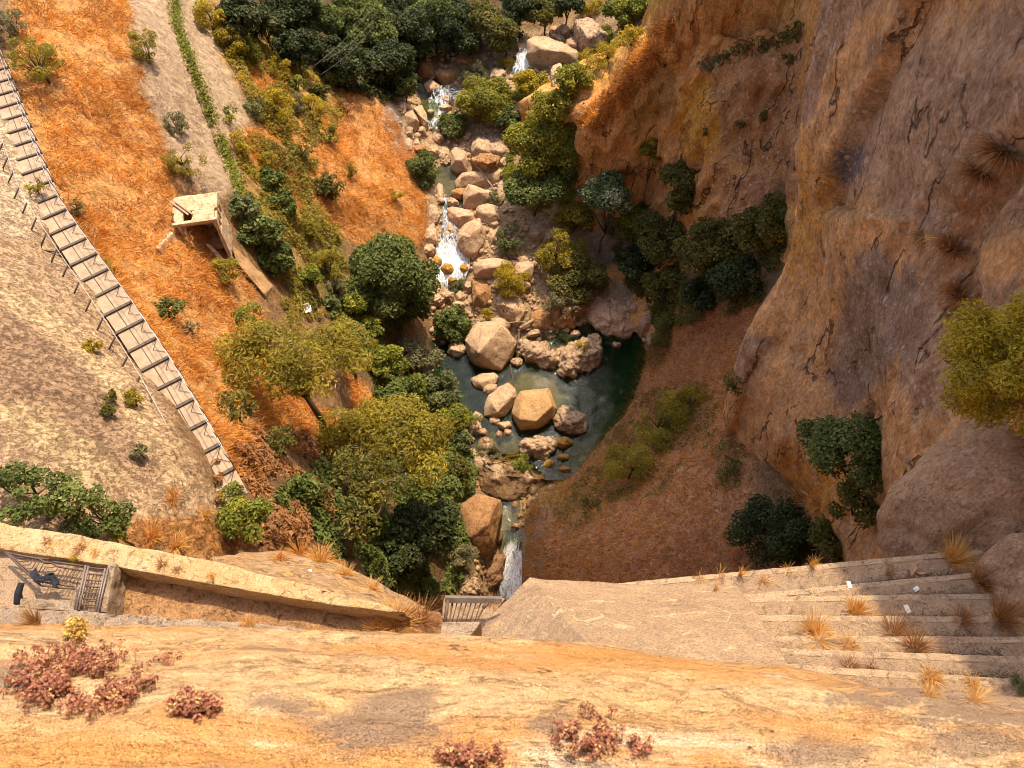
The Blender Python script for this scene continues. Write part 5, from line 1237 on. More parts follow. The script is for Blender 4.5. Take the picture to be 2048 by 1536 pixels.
plant('bright green bush in the middle of the pool bank', 828, 770, 34, 30, 'green', 'leaf_green', 'bush', 'bush', 2.4)
plant('sunny green bush touching the pale stones at the left pool rim', 905, 838, 42, 42, 'green', 'leaf_green', 'bush', 'bush', 2.2)
plant('fresh green sprig bush above the angular pale block', 945, 838, 20, 22, 'fine', 'leaf_green', 'bush', 'bush', .8)
plant('low green bush below the sunny pool rim bush', 922, 880, 26, 26, 'green', 'leaf_teal', 'bush', 'bush', 1.2)
plant('dark round bush left of the largest angular boulder', 908, 645, 48, 38, 'green', 'leaf_fig', 'bush', 'bush', 1.8, 1.2)
plant('little yellowish bush behind the largest angular boulder', 974, 628, 16, 16, 'fine', 'leaf_yellow', 'bush', 'bush')
plant('green bush on the dark hollow left of the large fig', 702, 606, 30, 26, 'green', 'leaf_green', 'bush', 'bush', 1.6)
plant('small round bush over the dark hollow below the white chair', 742, 655, 34, 24, 'green', 'leaf_green', 'bush', 'bush', 1.6)
plant('grey brown scrub above the green bush of the hollow', 672, 575, 32, 24, 'fine', 'leaf_grey', 'bush', 'bush')
plant('round dark bush leaning over the upper stream', 850, 337, 34, 44, 'green', 'leaf_fig', 'bush', 'bush', 1.8, 1.3)
plant('round green bush covering the big rock in mid stream', 968, 205, 70, 50, 'green', 'leaf_lime', 'bush', 'bush', 2.6, 1.2)
plant('dark green skirt of the round mid stream bush', 905, 252, 38, 28, 'green', 'leaf_fig', 'bush', 'bush', 1.8)
plant('right lobe of the round mid stream bush', 1020, 240, 32, 34, 'green', 'leaf_fig', 'bush', 'bush', 2.0)
plant('straw coloured scrub above the round mid stream bush', 950, 145, 46, 20, 'fine', 'leaf_grey', 'bush', 'bush')
plant('yellow green bush right of the orange rock', 1062, 172, 42, 34, 'green', 'leaf_yellow', 'bush', 'bush', 1.8)
plant('small bright bush by the top pool', 1010, 128, 20, 22, 'fine', 'leaf_yellow', 'bush', 'bush')
plant('green bush between the pillar rock and the sunny ridge', 1150, 160, 44, 34, 'green', 'leaf_lime', 'bush', 'bush', 1.8)
plant('bright yellow green bush below the mottled top boulder', 1212, 112, 58, 32, 'fine', 'leaf_yellow', 'bush', 'bush', 1.2)
plant('yellowish bush at the top end of the sunny ridge', 1262, 78, 34, 28, 'fine', 'leaf_yellow', 'bush', 'bush', 1.0)
plant('green bush above the large bright green tree', 1118, 208, 56, 30, 'green', 'leaf_lime', 'bush', 'bush', 2.6)
plant('large bright green tree in the middle of the far gully', 1092, 290, 82, 72, 'green', 'leaf_lime', 'green_tree', T, 5.0, 1.15, nclump=40)
plant('dark lower skirt of the large bright green tree', 1070, 372, 66, 58, 'dark', 'leaf_fig', 'green_tree', T, 3.6, 1.1)
plant('upper right crown of the large bright green tree', 1140, 250, 36, 40, 'green', 'leaf_lime', 'green_tree', T, 4.2, 1.1)
plant('round dark crown right below the large bright green tree', 1122, 340, 46, 40, 'green', 'leaf_fig', 'green_tree', T, 3.4)
plant('silvery topped tree at the foot of the shaded spur', 1212, 398, 62, 56, 'fig', 'leaf_pale', 'silver_tree', T, 4.6, 1.1)
plant('olive bush left of the silvery topped tree', 1150, 440, 44, 34, 'green', 'leaf_olive', 'bush', 'bush', 2.0)
plant('green bush right below the silvery topped tree', 1272, 455, 40, 44, 'green', 'leaf_green', 'bush', 'bush', 2.2)
plant('tall thin vine topped bush climbing the shaded spur', 1305, 300, 22, 42, 'fig', 'leaf_olive', 'vine_bush', 'bush', 1.4, .8)
plant('blue green tamarisk bush beside the boulder pile', 1016, 482, 32, 36, 'fine', 'leaf_teal', 'bush', 'bush', 1.6, 1.2)
plant('little green tuft bush under the bleached stick', 987, 396, 16, 16, 'fine', 'leaf_teal', 'bush', 'bush')
plant('yellow crowned bush above the fallen log', 1122, 505, 56, 50, 'olive', 'leaf_olive', 'bush', 'bush', 2.6, 1.0)
plant('olive green bush spreading over the fallen log', 1152, 555, 72, 42, 'green', 'leaf_shade', 'bush', 'bush', 2.4, 1.1)
plant('trailing yellow creeper draped over the pinkish boulders', 1020, 562, 40, 42, 'fine', 'leaf_yellow', 'creeper', 'creeper', .9, 1.1)
plant('dry tan scrub hanging below the olive bush', 1125, 610, 42, 24, 'fine', 'leaf_grey', 'bush', 'bush', .8)
plant('dark ground cover on the rock above the ragged pool rocks', 1130, 672, 52, 14, 'fine', 'leaf_dark', 'bush', 'bush', .4)
plant('small yellow moss bush on the ragged pool rock', 1165, 690, 18, 10, 'fine', 'leaf_yellow', 'bush', 'bush', .3)
plant('bright green grass clump on the red ledge', 1042, 925, 38, 13, 'fine', 'leaf_green', 'bush', 'bush', .4, 1.4)
plant('thin grey scrub on the rubble bank below the pool', 978, 902, 30, 18, 'twiggy', 'leaf_grey', 'bush', 'bush', .5)
plant('pale dry bush in front of the tall brown boulder', 920, 1112, 36, 30, 'fine', 'leaf_grey', 'bush', 'bush', 1.4, 1.2)
plant('small dark green bush near the iron gate', 852, 1180, 30, 26, 'green', 'leaf_fig', 'bush', 'bush', 1.6)
plant('willowy weed bush on the grass below the cascade', 915, 575, 18, 22, 'fine', 'leaf_teal', 'bush', 'bush', .5)
# dark wood at the head of the gorge
for i, (u, v, a, b_, lf, lb) in enumerate([(478,30,50,44,'leaf_dark','dark tree at the top left edge of the wood'),(532,52,42,40,'leaf_dark','dim tree second along the top edge of the wood'),(600,20,50,40,'leaf_dark','blackish tree behind the power cables'),(650,38,44,42,'leaf_fig','sunlit topped dark tree left of the cable tree'),
   (742,60,58,52,'leaf_fig','tall green topped tree where the cables end'),(772,130,58,54,'leaf_dark','dark spreading tree above the rust coloured bank'),(820,70,52,60,'leaf_dark','deep green tree right of the cable tree'),(868,30,50,44,'leaf_fig','dark tree at the top centre of the picture'),(912,60,54,54,'leaf_dark','shaggy dark tree above the dim rock'),
   (962,40,52,48,'leaf_shade','brownish topped tree of the dark wood'),(1010,70,42,44,'leaf_shade','olive tinted tree left of the huge top boulder'),(1040,20,40,34,'leaf_dark','dark tree behind the huge top boulder'),(700,130,52,44,'leaf_dark','low dark tree under the power cables'),(590,92,50,40,'leaf_dark','dim ivy covered tree at the cable ends'),(660,100,40,34,'leaf_dark','black green tree under the cable tree'),(700,20,44,38,'leaf_fig','dark tree touching the top edge near the cables'),(810,168,34,28,'leaf_fig','small dark tree overhanging the dark upper pool'),(1092,24,44,30,'leaf_shade','brownish dark tree just above the huge top boulder'),(1135,14,40,24,'leaf_dark','dark tree at the top edge above the mottled boulder')]):
    plant(lb, u, v, a, b_, 'dark', lf, 'dark_tree', T, 4.5, 1.0, group='dark trees at the head of the gorge')
plant('green tree top at the upper edge beside the mottled boulder', 1250, 22, 50, 36, 'fig', 'leaf_green', 'green_tree', T, 3.0)
plant('yellowish bush top left of the upper edge green tree', 1180, 14, 36, 18, 'fine', 'leaf_yellow', 'bush', 'bush')
# scrub on the left banks
SC = [(550,212,46,40,'yellow','leaf_yellow','rounded yellow green shrub in the middle of the scrub bank'),(505,215,24,28,'olive','leaf_teal','greenish shrub left of the rounded yellow shrub'),(480,288,28,30,'olive','leaf_yellow','light yellow shrub near the ivy wall'),(455,228,34,16,'fine','leaf_green','low bright green shrub touching the ivy wall'),(590,205,24,24,'twiggy','leaf_grey','thin greyish shrub right of the rounded yellow shrub'),
 (622,215,36,26,'fine','leaf_yellow','yellow scrub patch below the dark wood'),(655,268,26,28,'olive','leaf_olive','small open shrub on the rust coloured grass'),(558,135,26,34,'fine','leaf_yellow','upright yellow shrub below the dim ivy tree'),(590,165,28,26,'green','leaf_green','green shrub under the upright yellow shrub'),(545,365,40,32,'green','leaf_fig','dark humped bush of the scrub bank'),(566,408,34,34,'dark','leaf_fig','dark lower bush of the scrub bank'),
 (655,372,34,28,'green','leaf_shade','brown green bush in front of the rust coloured hill'),(600,300,30,22,'fine','leaf_shade','dim scrub in the hollow of the bank'),(790,388,22,14,'fine','leaf_yellow','yellow tuft bush on the rust coloured hill'),(420,30,40,44,'yellow','leaf_yellow','bright yellow bush at the top of the ivy wall'),(460,85,36,38,'yellow','leaf_yellow','second yellow bush down from the top of the ivy wall'),(498,105,26,36,'green','leaf_green','green rim bush at the edge of the dark wood'),
 (530,320,28,22,'fine','leaf_yellow','small yellow bush above the dark humped bush'),(628,455,26,36,'fine','leaf_olive','olive scrub left of the large fig'),(650,530,34,40,'fine','leaf_olive','olive weeds between the fig and the hut thicket'),(612,552,40,24,'green','leaf_green','green thicket above the white chair'),(570,606,22,18,'fine','leaf_olive','olive scrub left of the white chair'),(664,608,24,20,'green','leaf_teal','bluish bush right of the white chair'),
 (672,150,30,26,'green','leaf_green','green bush on the lip above the rust coloured bank'),(640,185,26,24,'green','leaf_shade','dim green bush above the rust coloured bank'),(690,215,24,20,'fine','leaf_brown','withered bush at the head of the rust coloured bank'),(505,345,20,16,'fine','leaf_yellow','tiny yellow bush right of the ivy wall end'),(700,340,20,18,'fine','leaf_olive','lone shrub on the top of the rust coloured hill')]
for u, v, a, b_, k, lf, lb in SC: plant(lb, u, v, a, b_, k, lf, 'shrub', 'shrub', None, .95)
# thin bushes of the dry slope
TH = [(462,992,34,30,'midfig','leaf_green','leafy shrub hiding the lower end of the walkway',1.0),(72,118,62,44,'twiggy','leaf_olive','open yellowish tree shading the top of the walkway',2.0),(20,45,34,38,'twiggy','leaf_grey','grey twiggy bush in the top left corner',1.2),(288,92,28,48,'twiggy','leaf_olive','thin spindly bush on the rubble band',.9),(352,248,32,30,'twiggy','leaf_grey','bare spreading bush midway down the rubble band',.9),(368,322,44,34,'twiggy','leaf_olive','two stemmed olive bush just above the hut',1.2),
 (150,412,22,28,'twiggy','leaf_grey','little grey bush right of the walkway bend',.7),(70,372,22,24,'twiggy','leaf_olive','sparse bush poking through the walkway bend',1.3),(218,545,24,28,'twiggy','leaf_olive','sparse olive bush touching the middle of the walkway',.9),(330,612,46,24,'midfig','leaf_fig','low dark green shrub on the dry slope',.8),(378,655,20,16,'twiggy','leaf_grey','dead grey shrub below the low dark shrub',.5),
 (450,545,34,34,'fine','leaf_olive','olive bush beside the flat earth bank wall',1.0),(470,820,46,46,'olive','leaf_shade','brown green bush under the feathery tree',2.0),(600,980,30,54,'green','leaf_fig','narrow dark bush between the slope and the olive trees',2.2),(486,1035,58,58,'midfig','leaf_green','light green bush at the lower end of the walkway',1.8),(572,1050,56,54,'olive','leaf_brown','withered brown leaved bush behind the retaining wall',2.2),(555,880,40,44,'fine','leaf_shade','shaded scrub below the feathery trunk',1.6),
 (60,992,116,60,'midfig','leaf_fig','large dark green bush at the left edge below the pale bank',1.3),(195,1030,76,46,'midfig','leaf_fig','green bush right of the large left edge bush',1.2),(235,1062,36,28,'midfig','leaf_green','bright end of the left edge bushes by the cream wall',1.2),(265,798,22,20,'fine','leaf_olive','lone tufty shrub on the pale bank',.6),(218,792,15,14,'fine','leaf_shade','small shrub left of the lone tufty shrub',.4),(216,818,13,13,'fine','leaf_shade','tiny shrub below the two bank shrubs',.4),(182,690,22,16,'fine','leaf_yellow','yellow weed clump beside the pale ridge',.3),(280,905,18,20,'fine','leaf_grey','dry weed clump low on the pale bank',.4)]
for u, v, a, b_, k, lf, lb, lf_ in TH: plant(lb, u, v, a, b_, k, lf, 'shrub' if a < 50 else 'bush', 'shrub' if a < 50 else 'bush', lf_, .9 if k != 'twiggy' else .75, stems=6)
# shaded right bank and cliffs
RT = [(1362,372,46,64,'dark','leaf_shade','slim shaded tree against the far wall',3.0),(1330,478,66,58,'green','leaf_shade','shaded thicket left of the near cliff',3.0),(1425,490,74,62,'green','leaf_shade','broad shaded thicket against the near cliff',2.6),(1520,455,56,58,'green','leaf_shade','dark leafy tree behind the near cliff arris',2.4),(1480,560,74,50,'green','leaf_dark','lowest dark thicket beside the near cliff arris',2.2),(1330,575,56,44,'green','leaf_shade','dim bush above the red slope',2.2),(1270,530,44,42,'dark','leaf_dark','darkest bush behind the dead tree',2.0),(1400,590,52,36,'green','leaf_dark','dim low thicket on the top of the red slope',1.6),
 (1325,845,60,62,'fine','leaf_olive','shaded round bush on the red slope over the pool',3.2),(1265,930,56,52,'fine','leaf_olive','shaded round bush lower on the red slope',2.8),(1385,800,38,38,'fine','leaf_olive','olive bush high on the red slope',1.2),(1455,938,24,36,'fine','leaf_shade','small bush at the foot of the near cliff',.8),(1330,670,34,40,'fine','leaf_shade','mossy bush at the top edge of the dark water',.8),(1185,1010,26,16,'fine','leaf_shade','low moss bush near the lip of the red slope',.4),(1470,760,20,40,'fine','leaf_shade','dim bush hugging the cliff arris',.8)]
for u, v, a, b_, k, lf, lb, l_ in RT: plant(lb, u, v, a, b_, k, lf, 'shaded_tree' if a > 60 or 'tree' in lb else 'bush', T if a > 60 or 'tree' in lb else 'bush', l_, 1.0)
for (u, v, a, b_, lb) in [(1598,62,32,20,'dark bush at the right end of the far ledge'),(1560,78,26,20,'second bush from the right along the far ledge'),(1520,88,26,18,'middle bush of the far ledge'),(1482,98,24,18,'fourth bush from the right along the far ledge'),(1448,118,22,18,'leftmost bush of the far ledge'),(1580,118,16,14,'small bush below the far ledge'),(1530,235,12,16,'small bush on the brown face under the far ledge'),(1480,250,12,12,'little bush low on the brown face'),(1410,262,9,16,'tiny bush on the yellow patch of the far wall')]:
    plant(lb, u, v, a, b_, 'fine', 'leaf_shade', 'ledge_bush', 'bush', .5, 1.0)
plant('pale sunlit grass clump on the far wall rim', 1418, 128, 26, 20, 'fine', 'leaf_grey', 'ledge_bush', 'bush', .4)
# bushes near the viewer
plant('fig tree growing from the crevice of the near cliff', 1728, 905, 98, 105, 'nearfig', 'leaf_fig', 'fig_tree', T, 1.6, 1.0, flat=.7)
plant('fig branch hanging left from the crevice fig', 1645, 872, 56, 44, 'nearfig', 'leaf_fig', 'fig_bush', 'bush', 1.2, .8, flat=.7)
plant('lower spray of the crevice fig tree', 1715, 1015, 62, 60, 'nearfig', 'leaf_shade', 'fig_bush', 'bush', 1.2, .8, flat=.7)
plant('dark leafy bush rising behind the front edge of the stairs', 1548, 1065, 82, 82, 'nearfig', 'leaf_dark', 'fig_bush', 'bush', 1.2, 1.1, flat=.7)
plant('green leafy bush behind the stairs beside the dark one', 1672, 1085, 70, 54, 'nearfig', 'leaf_shade', 'fig_bush', 'bush', 1.0, 1.1, flat=.7)
plant('bright backlit bush hanging from the near cliff at the right edge', 2020, 725, 138, 178, 'near', 'leaf_yellow', 'bush', 'bush', 1.0, 1.0, flat=.9, nclump=60)
plant('grey green sprig at the right edge below the stairs', 2042, 1368, 22, 22, 'tiny', 'leaf_teal', 'bush', 'bush', .1, 1.2)
# leafless dead tree
dp, _ = hit(1196, 515); dt = thing('dead_tree', 'leafless grey dead tree right of the yellow crowned bush', T, dp); mb = MB(); rg = np.random.default_rng(3)
def branch(p_, d, L, r, lev):
    e = p_ + d * L; mb.tube([p_, lerp(p_, e, .5) + rg.normal(0, .05 * L, 3), e], [r, r * .8, r * .55], 4, False)
    if lev:
        for _ in range(4):
            q = d + rg.normal(0, .55, 3); q[2] = abs(q[2]) * .8 + .05; q /= np.linalg.norm(q); branch(lerp(p_, e, rg.uniform(.55, 1)), q, L * rg.uniform(.55, .8), r * .55, lev - 1)
for k in range(4):
    q = np.array([rg.normal(0, .45), rg.normal(0, .45), 1.0]); branch(np.zeros(3), q / np.linalg.norm(q), 1.0, .06, 4)
obj('trunk', mb.mesh('trunk'), M['twig'], dt)

# ------------------------------------------------------------------ ivy along the low wall
def strip_leaves(name, label, cat, pts_, wid, n, ll, lw, leaf, hgt=.25, seed=5, group=None):
    rg = np.random.default_rng(seed); pts_ = np.array(pts_); d_ = np.concatenate([[0], np.cumsum(np.linalg.norm(np.diff(pts_, axis=0), axis=1))])
    s_ = rg.uniform(0, d_[-1], n); C = np.stack([np.interp(s_, d_, pts_[:, i]) for i in range(3)], 1)
    gap = fbm(C, .8, 3, seed) ; keep = gap > -.35; C = C[keep]; n = len(C)
    C = C + rg.normal(0, wid, (n, 3)) * [1, 1, .4] + [0, 0, hgt]
    V, F = leaf_quads(C, rg.normal(0, .5, (n, 3)) + [.2, 0, 1], ll, lw, rg)
    lv = np.clip(rg.normal(.45, .22, n), 0, 1); b0 = pts_.mean(0)
    o = obj(name, mesh_np(name, V - b0, F, False, {'lv': np.repeat(lv, 4)}), M[leaf], None, b0); return tag(o, label, cat, group)
strip_leaves('ivy', 'narrow strip of green ivy growing along the top of the long low wall', 'ivy', np.array(p2) + [0.22, -.05, .1], .2, 5200, .2, .13, 'leaf_green')
# ------------------------------------------------------------------ dry grass and undergrowth, past counting
def on_ground(poly, n, rg, attr=None, box=None):
    """random points of the hillside inside a patch of the survey"""
    poly = np.asarray(poly, float); out = []
    u = rg.uniform(poly[:, 0].min(), poly[:, 0].max(), n * 2); v = rg.uniform(poly[:, 1].min(), poly[:, 1].max(), n * 2)
    k = poly_sd(u, v, poly) + rg.normal(0, 6, n * 2) > 0; u, v = u[k][:n], v[k][:n]
    for a, b_ in zip(u, v):
        h = bv_ground.ray_cast(Vector(C0), Vector(ray(a, b_)))
        if h[0] is not None: out.append((*h[0], *h[1]))
    return np.array(out)
def tri_grid_sample(mask, n, rg):
    """points spread evenly over the hillside where mask holds"""
    F = T_F[mask[T_F].mean(1) > .35]; a = TV[F[:, 0]]; e1 = TV[F[:, 1]] - a; e2 = TV[F[:, 3]] - a
    ar = np.linalg.norm(np.cross(e1, e2), axis=1); k = rg.choice(len(F), n, p=ar / ar.sum())
    nr = np.cross(e1[k], e2[k]); nr /= np.linalg.norm(nr, axis=1)[:, None]; nr *= np.sign(nr[:, 2:3])
    return a[k] + e1[k] * rg.random((n, 1)) + e2[k] * rg.random((n, 1)), nr, mask[F].mean(1)[k]
rg = np.random.default_rng(77)
inframe = (pd > 5) & (pu > -150) & (pu < 2150) & (pv > -120) & (pv < 1300)
C, nr, mk = tri_grid_sample(grass_k * inframe, 80000, rg)
keep = rg.random(len(C)) < np.clip(.1 + 1.5 * fbm(C, .7, 4, 500) + .4 * mk, .04, 1); C, nr = C[keep], nr[keep]
n = len(C); T_ = rg.normal(size=(n, 3)) * .75 + nr * .75 + np.array([0.25, -.1, -.15]); T_ /= np.linalg.norm(T_, axis=1)[:, None]
Lg = rg.uniform(.22, .62, n)[:, None]; Bg = np.cross(T_, rg.normal(size=(n, 3))); Bg /= np.linalg.norm(Bg, axis=1)[:, None]
Vg = np.stack([C - Bg * .022, C + Bg * .022, C + T_ * Lg + Bg * .008 - [0, 0, .04], C + T_ * Lg - Bg * .008 - [0, 0, .04]], 1).reshape(-1, 3)
lvg = np.clip(.45 + .5 * fbm(C, .35, 3, 512) + .5 * fbm(C, 1.1, 3, 510) + rg.normal(0, .22, n), 0, 1)
o = obj('dry_grass', mesh_np('dry_grass', Vg, np.arange(n * 4).reshape(n, 4), False, {'lv': np.repeat(lvg, 4)}), M['leaf_straw']); tag(o, 'rust coloured dry grass matted over the slopes', 'grass', None, 'stuff')
M['leaf_mix'] = leaf_mat('undergrowth_leaves', (0.12, 0.11, 0.016), (0.30, 0.24, 0.03), (0.46, 0.33, 0.05), .35)
def undergrowth(label, polys, n, leaf, ll, lw, hgt, seed):
    rg = np.random.default_rng(seed); m = np.zeros(len(TV))
    for pl in polys: m = np.maximum(m, (poly_sd(pu, pv, pl) + wob * .6 > 0) * 1.0)
    C, nr, _ = tri_grid_sample(m * inframe, n, rg)
    bl = fbm(C, .55, 4, seed); k = bl > -.12 + rg.normal(0, .08, n); C, nr, bl = C[k], nr[k], bl[k]; n = len(C)
    C = C + nr * (np.clip(bl + .2, 0, 1) * hgt * rg.random(n) ** .5)[:, None]
    V, F = leaf_quads(C, nr + rg.normal(0, .6, (n, 3)) + [0, .1, .5], ll, lw, rg)
    lv = np.clip(.45 + .55 * fbm(C, .35, 3, seed + 9) + rg.normal(0, .17, n), 0, 1)
    o = obj('undergrowth', mesh_np('undergrowth', V, F, False, {'lv': np.repeat(lv, 4)}), M[leaf]); return tag(o, label, 'undergrowth', None, 'stuff')
undergrowth('olive and yellow undergrowth of the bank between the ivy wall and the fig', [[(430,-60),(520,60),(600,120),(690,190),(680,250),(640,300),(620,400),(640,450),(690,480),(690,640),(590,640),(560,540),(480,400),(480,330),(520,250),(450,100)]], 30000, 'leaf_mix', .26, .13, 1.0, 31)
undergrowth('dark undergrowth under the trees of the lower bank', [[(640,600),(760,620),(890,740),(930,880),(950,930),(940,1000),(900,1180),(740,1180),(620,1060),(560,1010),(640,930),(740,850),(760,790),(690,730)]], 40000, 'leaf_fig', .28, .18, .9, 33)
undergrowth('dark green undergrowth of the wood at the head of the gorge', [[(440,-100),(520,60),(600,130),(700,190),(800,200),(850,120),(1040,80),(1060,-100)]], 45000, 'leaf_dark', .34, .24, 1.2, 35)
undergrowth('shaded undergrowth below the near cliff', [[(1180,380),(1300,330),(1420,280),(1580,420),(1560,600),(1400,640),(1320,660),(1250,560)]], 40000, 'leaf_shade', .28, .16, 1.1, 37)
undergrowth('green growth on the right bank of the far gully', [[(1020,160),(1200,60),(1290,60),(1180,200),(1170,380),(1100,440),(1010,400),(1010,250)]], 30000, 'leaf_lime', .28, .16, .9, 39)
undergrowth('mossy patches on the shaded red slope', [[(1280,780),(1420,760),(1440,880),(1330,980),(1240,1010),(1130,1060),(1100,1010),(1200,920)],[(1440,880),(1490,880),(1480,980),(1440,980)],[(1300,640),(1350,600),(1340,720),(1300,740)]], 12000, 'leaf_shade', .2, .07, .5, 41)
undergrowth('weedy scrub at the foot of the walkway', [[(440,950),(520,860),(610,870),(660,960),(640,1080),(700,1130),(560,1110),(470,1090)]], 20000, 'leaf_brown', .24, .12, .8, 43)
# grass on the red slope in the shade
C, nr, mk = tri_grid_sample(k_r * inframe, 24000, rg); n = len(C)
T_ = rg.normal(size=(n, 3)) * .6 + nr * .7 + np.array([-.3, 0, -.3]); T_ /= np.linalg.norm(T_, axis=1)[:, None]; Lg = rg.uniform(.15, .45, n)[:, None]; Bg = np.cross(T_, rg.normal(size=(n, 3))); Bg /= np.linalg.norm(Bg, axis=1)[:, None]
Vg = np.stack([C - Bg * .02, C + Bg * .02, C + T_ * Lg + Bg * .008, C + T_ * Lg - Bg * .008], 1).reshape(-1, 3)
o = obj('dry_grass', mesh_np('dry_grass', Vg, np.arange(n * 4).reshape(n, 4), False, {'lv': np.repeat(np.clip(rg.normal(.35, .25, n), 0, 1), 4)}), M['leaf_straw']); tag(o, 'reddish dry grass on the shaded slope over the pool', 'grass', None, 'stuff')
print('leaves', BUDGET[0])

# rust coloured grass on the sunny crest of the far spur
rg = np.random.default_rng(91); crest = [(1160,240),(1230,165),(1290,85),(1340,30),(1352,70),(1320,120),(1255,205),(1190,268)]
cp = []
while len(cp) < 5200:
    a, b_ = rg.uniform(1155, 1355), rg.uniform(30, 270)
    if poly_sd(np.array([a]), np.array([b_]), crest)[0] + rg.normal(0, 7) < 0: continue
    q, nn = hit(a, b_); cp.append(np.r_[q, nn])
cp = np.array(cp); C, nr = cp[:, :3], cp[:, 3:]; n = len(C)
T_ = rg.normal(size=(n, 3)) * .7 + nr * .6 + np.array([-.2, 0, .3]); T_ /= np.linalg.norm(T_, axis=1)[:, None]; Lg = rg.uniform(.2, .6, n)[:, None]; Bg = np.cross(T_, rg.normal(size=(n, 3))); Bg /= np.linalg.norm(Bg, axis=1)[:, None]
Vg = np.stack([C - Bg * .03, C + Bg * .03, C + T_ * Lg + Bg * .01, C + T_ * Lg - Bg * .01], 1).reshape(-1, 3)
o = obj('dry_grass', mesh_np('dry_grass', Vg, np.arange(n * 4).reshape(n, 4), False, {'lv': np.repeat(np.clip(rg.normal(.5, .25, n), 0, 1), 4)}), M['leaf_straw']); tag(o, 'orange dry grass along the sunny crest of the far spur', 'grass', None, 'stuff')

# ------------------------------------------------------------------ small growth on the masonry
def grass_tuft(label, p_, r, h, n, leaf='leaf_tuft', name='grass_tuft', cat='grass tuft', group=None, wd=.0042, seed=None, lean=(0, 0, 0)):
    rg = np.random.default_rng(seed if seed is not None else int(abs(p_[0] * 997 + p_[1] * 331)))
    th = rg.uniform(0, 6.28, n); k = rg.random(n) ** .7
    B0 = np.stack([np.cos(th) * k * r * .35, np.sin(th) * k * r * .35, np.zeros(n)], 1)
    d = np.stack([np.cos(th) * k * r, np.sin(th) * k * r, h * rg.uniform(.45, 1.1, n)], 1) + rg.normal(0, .12 * h, (n, 3)) + np.array(lean)
    s_ = np.cross(d, rg.normal(size=(n, 3))); s_ /= np.linalg.norm(s_, axis=1)[:, None]; s_ *= wd * rg.uniform(.6, 1.4, n)[:, None]
    m1 = B0 + d * .55 + [0, 0, .08 * h]; e = B0 + d - np.array([0, 0, 1]) * (.22 * h * k)[:, None]
    V = np.stack([B0 - s_, B0 + s_, m1 + s_ * .8, m1 - s_ * .8, e + s_ * .25, e - s_ * .25], 1).reshape(-1, 3)
    i = np.arange(n)[:, None] * 6; F = np.concatenate([i + [0, 1, 2, 3], i + [3, 2, 4, 5]])
    o = obj(name, mesh_np(name, V, F, False, {'lv': np.repeat(np.clip(rg.normal(.5, .25, n), 0, 1), 6)}), M[leaf], None, p_)
    return tag(o, label, cat, group)
def sedum(label, u, v, rpx, rpy, n, leaf, seed, lw=.012, hgt=.03):
    rg = np.random.default_rng(seed); q = rg.normal(size=(n, 2)) * .45; q = q[np.linalg.norm(q, axis=1) < 1.1]
    clump = fbm(np.c_[q * 2.2, np.zeros(len(q))], 1.0, 3, seed); q = q[clump > -.08]; P_ = []; Nn_ = []
    for a, b_ in q:
        p_, n_ = hit(u + a * rpx, v + b_ * rpy); P_.append(p_); Nn_.append(n_)
    P_ = np.array(P_); Nn_ = np.array(Nn_); C_ = P_.mean(0); V, F, L = [], [], []; k0 = 0
    for p_, n_ in zip(P_, Nn_):                       # each sprig: a small stalk head of fleshy leaves
        m = 7; hh = rg.uniform(.3, 1.3) * hgt; d = rg.normal(size=(m, 3)); d /= np.linalg.norm(d, axis=1)[:, None]
        cc = p_ + n_ * hh + d * lw * .9
        v_, f_ = leaf_quads(cc, d + n_, np.full(m, lw * 1.5), np.full(m, lw), rg, .5); V.append(v_); F.append(f_ + k0); k0 += len(v_)
        L.append(np.full(len(v_), np.clip(rg.normal(.45, .32), 0, 1)))
        s_ = np.cross(n_, rg.normal(size=3)); s_ /= np.linalg.norm(s_); s_ = s_ * lw * .12
        v_ = np.array([p_ - s_, p_ + s_, p_ + n_ * hh + s_, p_ + n_ * hh - s_]); V.append(v_); F.append(np.array([[0, 1, 2, 3]]) + k0); k0 += 4; L.append(np.full(4, .1))
    o = obj('sedum', mesh_np('sedum', np.vstack(V) - C_, np.vstack(F), False, {'lv': np.concatenate(L)}), M[leaf], None, C_); return tag(o, label, 'succulent')
sedum('big red stonecrop mat on the left of the bridge cornice', 165, 1375, 155, 72, 1300, 'sedum_red', 1, .006, .024)
sedum('small dark red stonecrop right of the big red mat', 385, 1424, 52, 22, 260, 'sedum_red', 2, .0065, .02)
sedum('yellow stonecrop tuft at the edge of the cornice above the red mat', 146, 1276, 20, 14, 150, 'sedum_yellow', 3, .008, .03)
sedum('reddish stonecrop clump at the bottom centre of the cornice', 1172, 1478, 68, 52, 560, 'sedum_red', 4, .005, .025)
sedum('low red stonecrop cut by the bottom edge of the picture', 940, 1524, 70, 20, 300, 'sedum_red', 5, .005, .018)
sedum('few red sprigs of stonecrop above the dark red one', 340, 1322, 34, 12, 60, 'sedum_red', 6, .006, .015)
sedum('sparse red sprigs near the bottom centre clump', 1280, 1500, 26, 20, 60, 'sedum_red', 8, .005, .015)
def tuft_at(label, u, v, rpx, hpx, n, leaf='leaf_tuft', group=None, wd=None, lean=(0, 0, 0)):
    n = int(n * 2)
    p_, n_ = hit(u, v); s = mpp(p_); wd = wd or min(.42 * s, .012); return grass_tuft(label, p_ - [0, 0, min(.02, 2 * s)], rpx * s, hpx * s, n, leaf, group=group, wd=wd, lean=lean)
